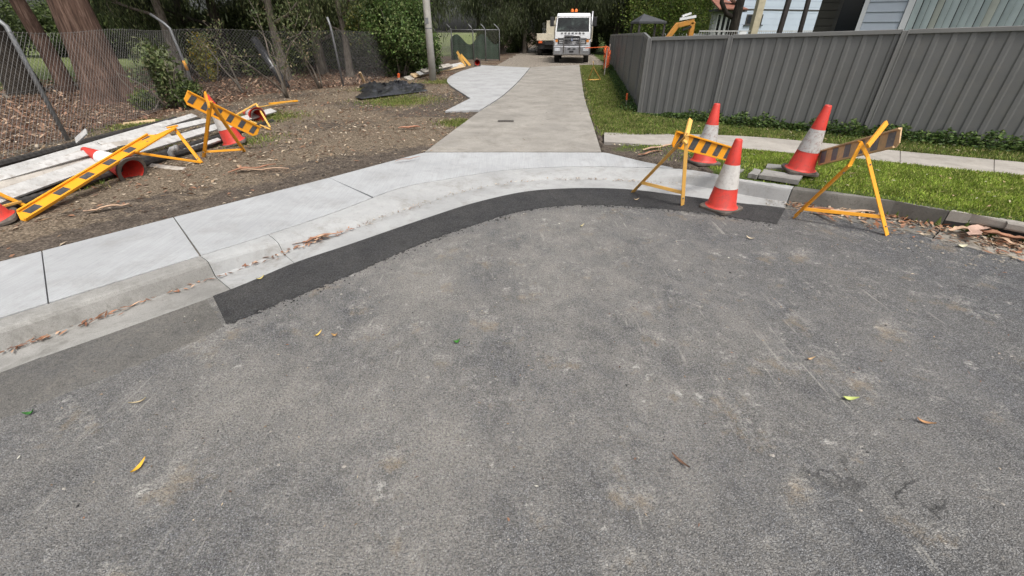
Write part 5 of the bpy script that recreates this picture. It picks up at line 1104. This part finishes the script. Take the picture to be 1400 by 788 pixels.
for a_, b_ in ((992, 1003), (1020, 1028), (1034, 1042)):
    wf = quad_wall(F0 + fo * .05, fe, fo, sx(a_), sx(b_), zx(34), zx(20), .05, 'window', 'dark_trim', h3); quad_wall(F0 + fo * .056, fe, fo, sx(a_) + .08, sx(b_) - .08, zx(32.5), zx(21.5), .01, 'pane', 'glass', wf); quad_wall(F0 + fo * .10, fe, fo, sx(a_) - .1, sx(b_) + .1, zx(35.5), zx(34), .1, 'sill', 'roof_dark', wf)
quad_wall(F0 + fo * .25, fe, fo, sx(984), sx(1180), 5.8, 5.95, .5, 'eave', 'white_trim', h3)
m = MB(); a, b = F0 + fe * (sx(984) - .4) + fo * .5, F0 + fe * (sx(1180) + .4) + fo * .5; m.add([a + V(0, 0, 5.9), b + V(0, 0, 5.9), b - fo * 4 + V(0, 0, 7.6), a - fo * 4 + V(0, 0, 7.6)], [(0, 1, 2, 3)]); o = m.build('roof', 'roof_dark', h3); o.modifiers.new('t', 'SOLIDIFY').thickness = .1
# its low wing with glass doors and a red and white roof
h4 = thing('house', (*(F0 + fe * sx(950))[:2], .1), 'low house wing with dark eave, glazed doors and reddish roof left of blue grey house', 'house')
W0 = F0 + fo * 1.2
quad_wall(W0, fe, fo, sx(957), sx(985.5), .1, zx(17), .2, 'wall', 'plaster_grey', h4)
for a_, b_ in ((962, 967.5), (968.3, 974), (974.8, 980.5)):
    d_ = quad_wall(W0 + fo * .03, fe, fo, sx(a_), sx(b_), .3, zx(21), .04, 'glass_door', 'white_trim', h4); quad_wall(W0 + fo * .036, fe, fo, sx(a_) + .05, sx(b_) - .05, .4, zx(22), .01, 'pane', 'windscreen', d_)
quad_wall(W0 + fo * .6, fe, fo, sx(952), sx(990), zx(18.5), zx(15.5), .8, 'eave', 'roof_dark', h4)
m = MB(); a, b = W0 + fe * sx(950) + fo * .8, W0 + fe * sx(988) + fo * .8; z0 = zx(15.5) + .02; m.add([a + V(0, 0, z0), b + V(0, 0, z0), b - fo * 3 - fe * .5 + V(0, 0, z0 + .9), a - fo * 3 + fe * 1.2 + V(0, 0, z0 + .9)], [(0, 1, 2, 3)]); o = m.build('roof', 'roof_red', h4); o.modifiers.new('t', 'SOLIDIFY').thickness = .06
m = MB(); m.bar(W0 + fe * sx(968) + V(0, 0, z0 + .75), W0 + fe * sx(986) + V(0, 0, z0 + .2), .5, .05); m.build('roof_flashing', 'roof_white', h4)
# dark posts and pale pole, tree with branch
def post_at(px0, py0, px1, py1, D, w_, mat, label, name, cat, h=4.5, base=None):
    a = on_plane(px0, py0, (0, D, 0), (-.3, 1, 0)); b = on_plane(px1, py1, (0, D, 0), (-.3, 1, 0)); d = (b - a) / (b[2] - a[2]); r_ = thing(name, (a[0], a[1], .1), label, cat)
    f = a + d * (.1 - a[2]); MB().bar(f, f + d * h, w_, w_, up=(1, 0, 0)).build('shaft', mat, r_, False, .006); MB().box(V(*f) + V(0, 0, .05), (w_ * 2, w_ * 2, .06)).build('base_plate', mat, r_, False, .004); return r_
post_at(1065, 46, 1078, 2, 14, .13, 'steel_dark', 'dark steel post left of the pair before the blue grey house', 'steel_post', 'post', 3.6)
pr = post_at(1094, 42, 1105, 2, 13.6, .11, 'steel_dark', 'dark steel post right of the pair nearest the dark timber house', 'steel_post', 'post', 3.4)
post_at(1029, 46, 1041, 0, 17, .26, 'post_timber', 'pale timber pole standing before the blue grey house', 'timber_pole', 'pole', 6)
tp = on_plane(1001, 45, (0, 19, 0), (-.3, 1, 0)); g = np.random.default_rng(12)
dt = make_tree('tree', g, 9, .23, 3.6, 3.2, 16000, 'bark_dark', GUM, 'any', (.03, 0), .12, .035, .6, flare=1.1); dt.location = (tp[0], tp[1], .1); tag(dt, 'dark trunked tree before the blue grey house', 'tree')
mbb = MB(); mbb.tube([V(.03, 0, 1.95), V(-.45, 0, 2.15), V(-.75, 0, 2.55), V(-.8, 0, 3.2)], [.11, .10, .09, .07], 8); mbb.build('branch', 'bark_dark', dt, True, 0, False)
# pool fence
pf = thing('pool_fence', (9.5, 17.5, .1), 'thin pale tubular pool fence seen over the metal fence', 'fence')
A = on_plane(955, 49, (0, 17, 0), (-.3, 1, 0)) * V(1, 1, 0); Bp = on_plane(1115, 44, (0, 17, 0), (-.3, 1, 0)) * V(1, 1, 0); LL_ = np.linalg.norm(Bp - A); de = nrm(Bp - A); zt = 1.60
for z in (.3, zt): MB().bar(A + V(0, 0, z), Bp + V(0, 0, z), .025, .04).build('rail', 'pvc_grey', pf)
for k in range(int(LL_ / .11)): MB().bar(A + de * k * .11 + V(0, 0, .2), A + de * k * .11 + V(0, 0, zt + .01), .014, .014, up=(1, 0, 0)).build('picket', 'pvc_grey', pf)
MB().box(A + de * LL_ * .355 + V(0, -.03, 1.52), (.28, .01, .12)).build('sign', 'white_trim', pf)
# low wall behind
lw0 = on_plane(905, 46, (0, 30, 0), (0, 1, 0)) * V(1, 1, 0); o = MB().bar(lw0 + V(0, 0, .75), lw0 + V(6.5, -.6, .75), .2, 1.45).build('garden_wall', 'plaster_grey', None, False, .02); tag(o, 'low grey wall behind the excavator arm', 'wall')
# gazebo
gc = on_plane(884, 46, (0, 20.5, 0), (0, 1, 0)) * V(1, 1, 0); gz_ = thing('gazebo', (*gc[:2], .1), 'dark hip roofed gazebo behind the corner of the metal fences', 'gazebo')
ht = lambda py: on_plane(884, py, (0, 20.5, 0), (0, 1, 0))[2]
ap_ = gc + V(-.22, 0, ht(19)); ez = ht(30); cs_ = [gc + V(sx_ * .55, sy_ * .7, ez) for sx_, sy_ in ((-1, -1), (1, -1), (1, 1), (-1, 1))]
m = MB(); m.add(cs_ + [ap_] + [c - V(0, 0, .07) for c in cs_], [(0, 1, 4), (1, 2, 4), (2, 3, 4), (3, 0, 4), (0, 5, 6, 1), (1, 6, 7, 2), (2, 7, 8, 3), (3, 8, 5, 0), (5, 8, 7, 6)]); m.build('roof', 'roof_dark', gz_)
for c in cs_: q = gc + (c - gc) * .9; MB().bar(V(q[0], q[1], .1), V(q[0], q[1], ez - .03), .07, .07, up=(1, 0, 0)).build('post', 'steel_dark', gz_)
# excavator: arm over the fence, machine behind it
ED = 15.5
ep = lambda px, py: on_plane(px, py, (0, ED, 0), (0, 1, 0))
ex = thing('excavator', (*(ep(960, 50) * V(1, 1, 0))[:2], .1), 'orange yellow excavator arm rising behind the street fence', 'excavator')
a0, a1, a2, a3 = ep(913, 52), ep(926, 35), ep(947, 30), ep(943, 52)
bo = a3 + V(.9, .5, -.4)
def arm(pts, w0, th, name, mat):
    m = MB()
    for i in range(len(pts) - 1): m.bar(pts[i], pts[i + 1] + nrm(pts[i + 1] - pts[i]) * .04, th, w0[i], up=(0, 0, 1))
    return m.build(name, mat, ex, False, .02)
bm_ = arm([a1, a2, a3, V(bo[0], bo[1], .8)], [.15, .15, .17], .14, 'boom', 'exc_yellow')
arm([a1 + V(.02, .0, .04), a0, V(a0[0] - .2, a0[1], .75)], [.15, .13], .12, 'dipper', 'exc_yellow')
MB().bar(a1 + V(.02, -.06, .16), a2 + V(.05, -.06, .14), .06, .07).build('ram', 'white_trim', bm_); MB().bar(a1 + V(.1, 0, .24), a2 + V(-.1, 0, .22), .1, .05).build('cover', 'white_trim', bm_)
MB().bar(a1 + V(.15, -.1, -.12), a3 + V(-.05, -.1, .3), .05, .05).build('ram', 'dark', bm_)
m = MB(); q = V(a0[0] - .2, a0[1], .5); m.add([q + V(x_, y_, z_) for x_, y_, z_ in ((-.25, -.25, .15), (.2, -.25, .2), (.25, -.25, -.2), (-.15, -.25, -.3), (-.25, .25, .15), (.2, .25, .2), (.25, .25, -.2), (-.15, .25, -.3))], [(0, 1, 2, 3), (7, 6, 5, 4), (1, 5, 6, 2), (2, 6, 7, 3), (0, 3, 7, 4)]); m.build('bucket', 'dark', ex)
bx_ = V(bo[0] + .5, bo[1] + .2, 0)
for s_ in (-1, 1): MB().box(bx_ + V(0, s_ * .5, .32), (1.7, .3, .42)).build('track', 'tyre', ex, False, .12)
MB().box(bx_ + V(-.1, 0, .85), (1.4, 1.1, .55)).build('body', 'exc_yellow', ex, False, .06); MB().box(bx_ + V(-.1, .1, 1.2), (.5, .5, .12)).build('seat', 'dark', ex, False, .03)
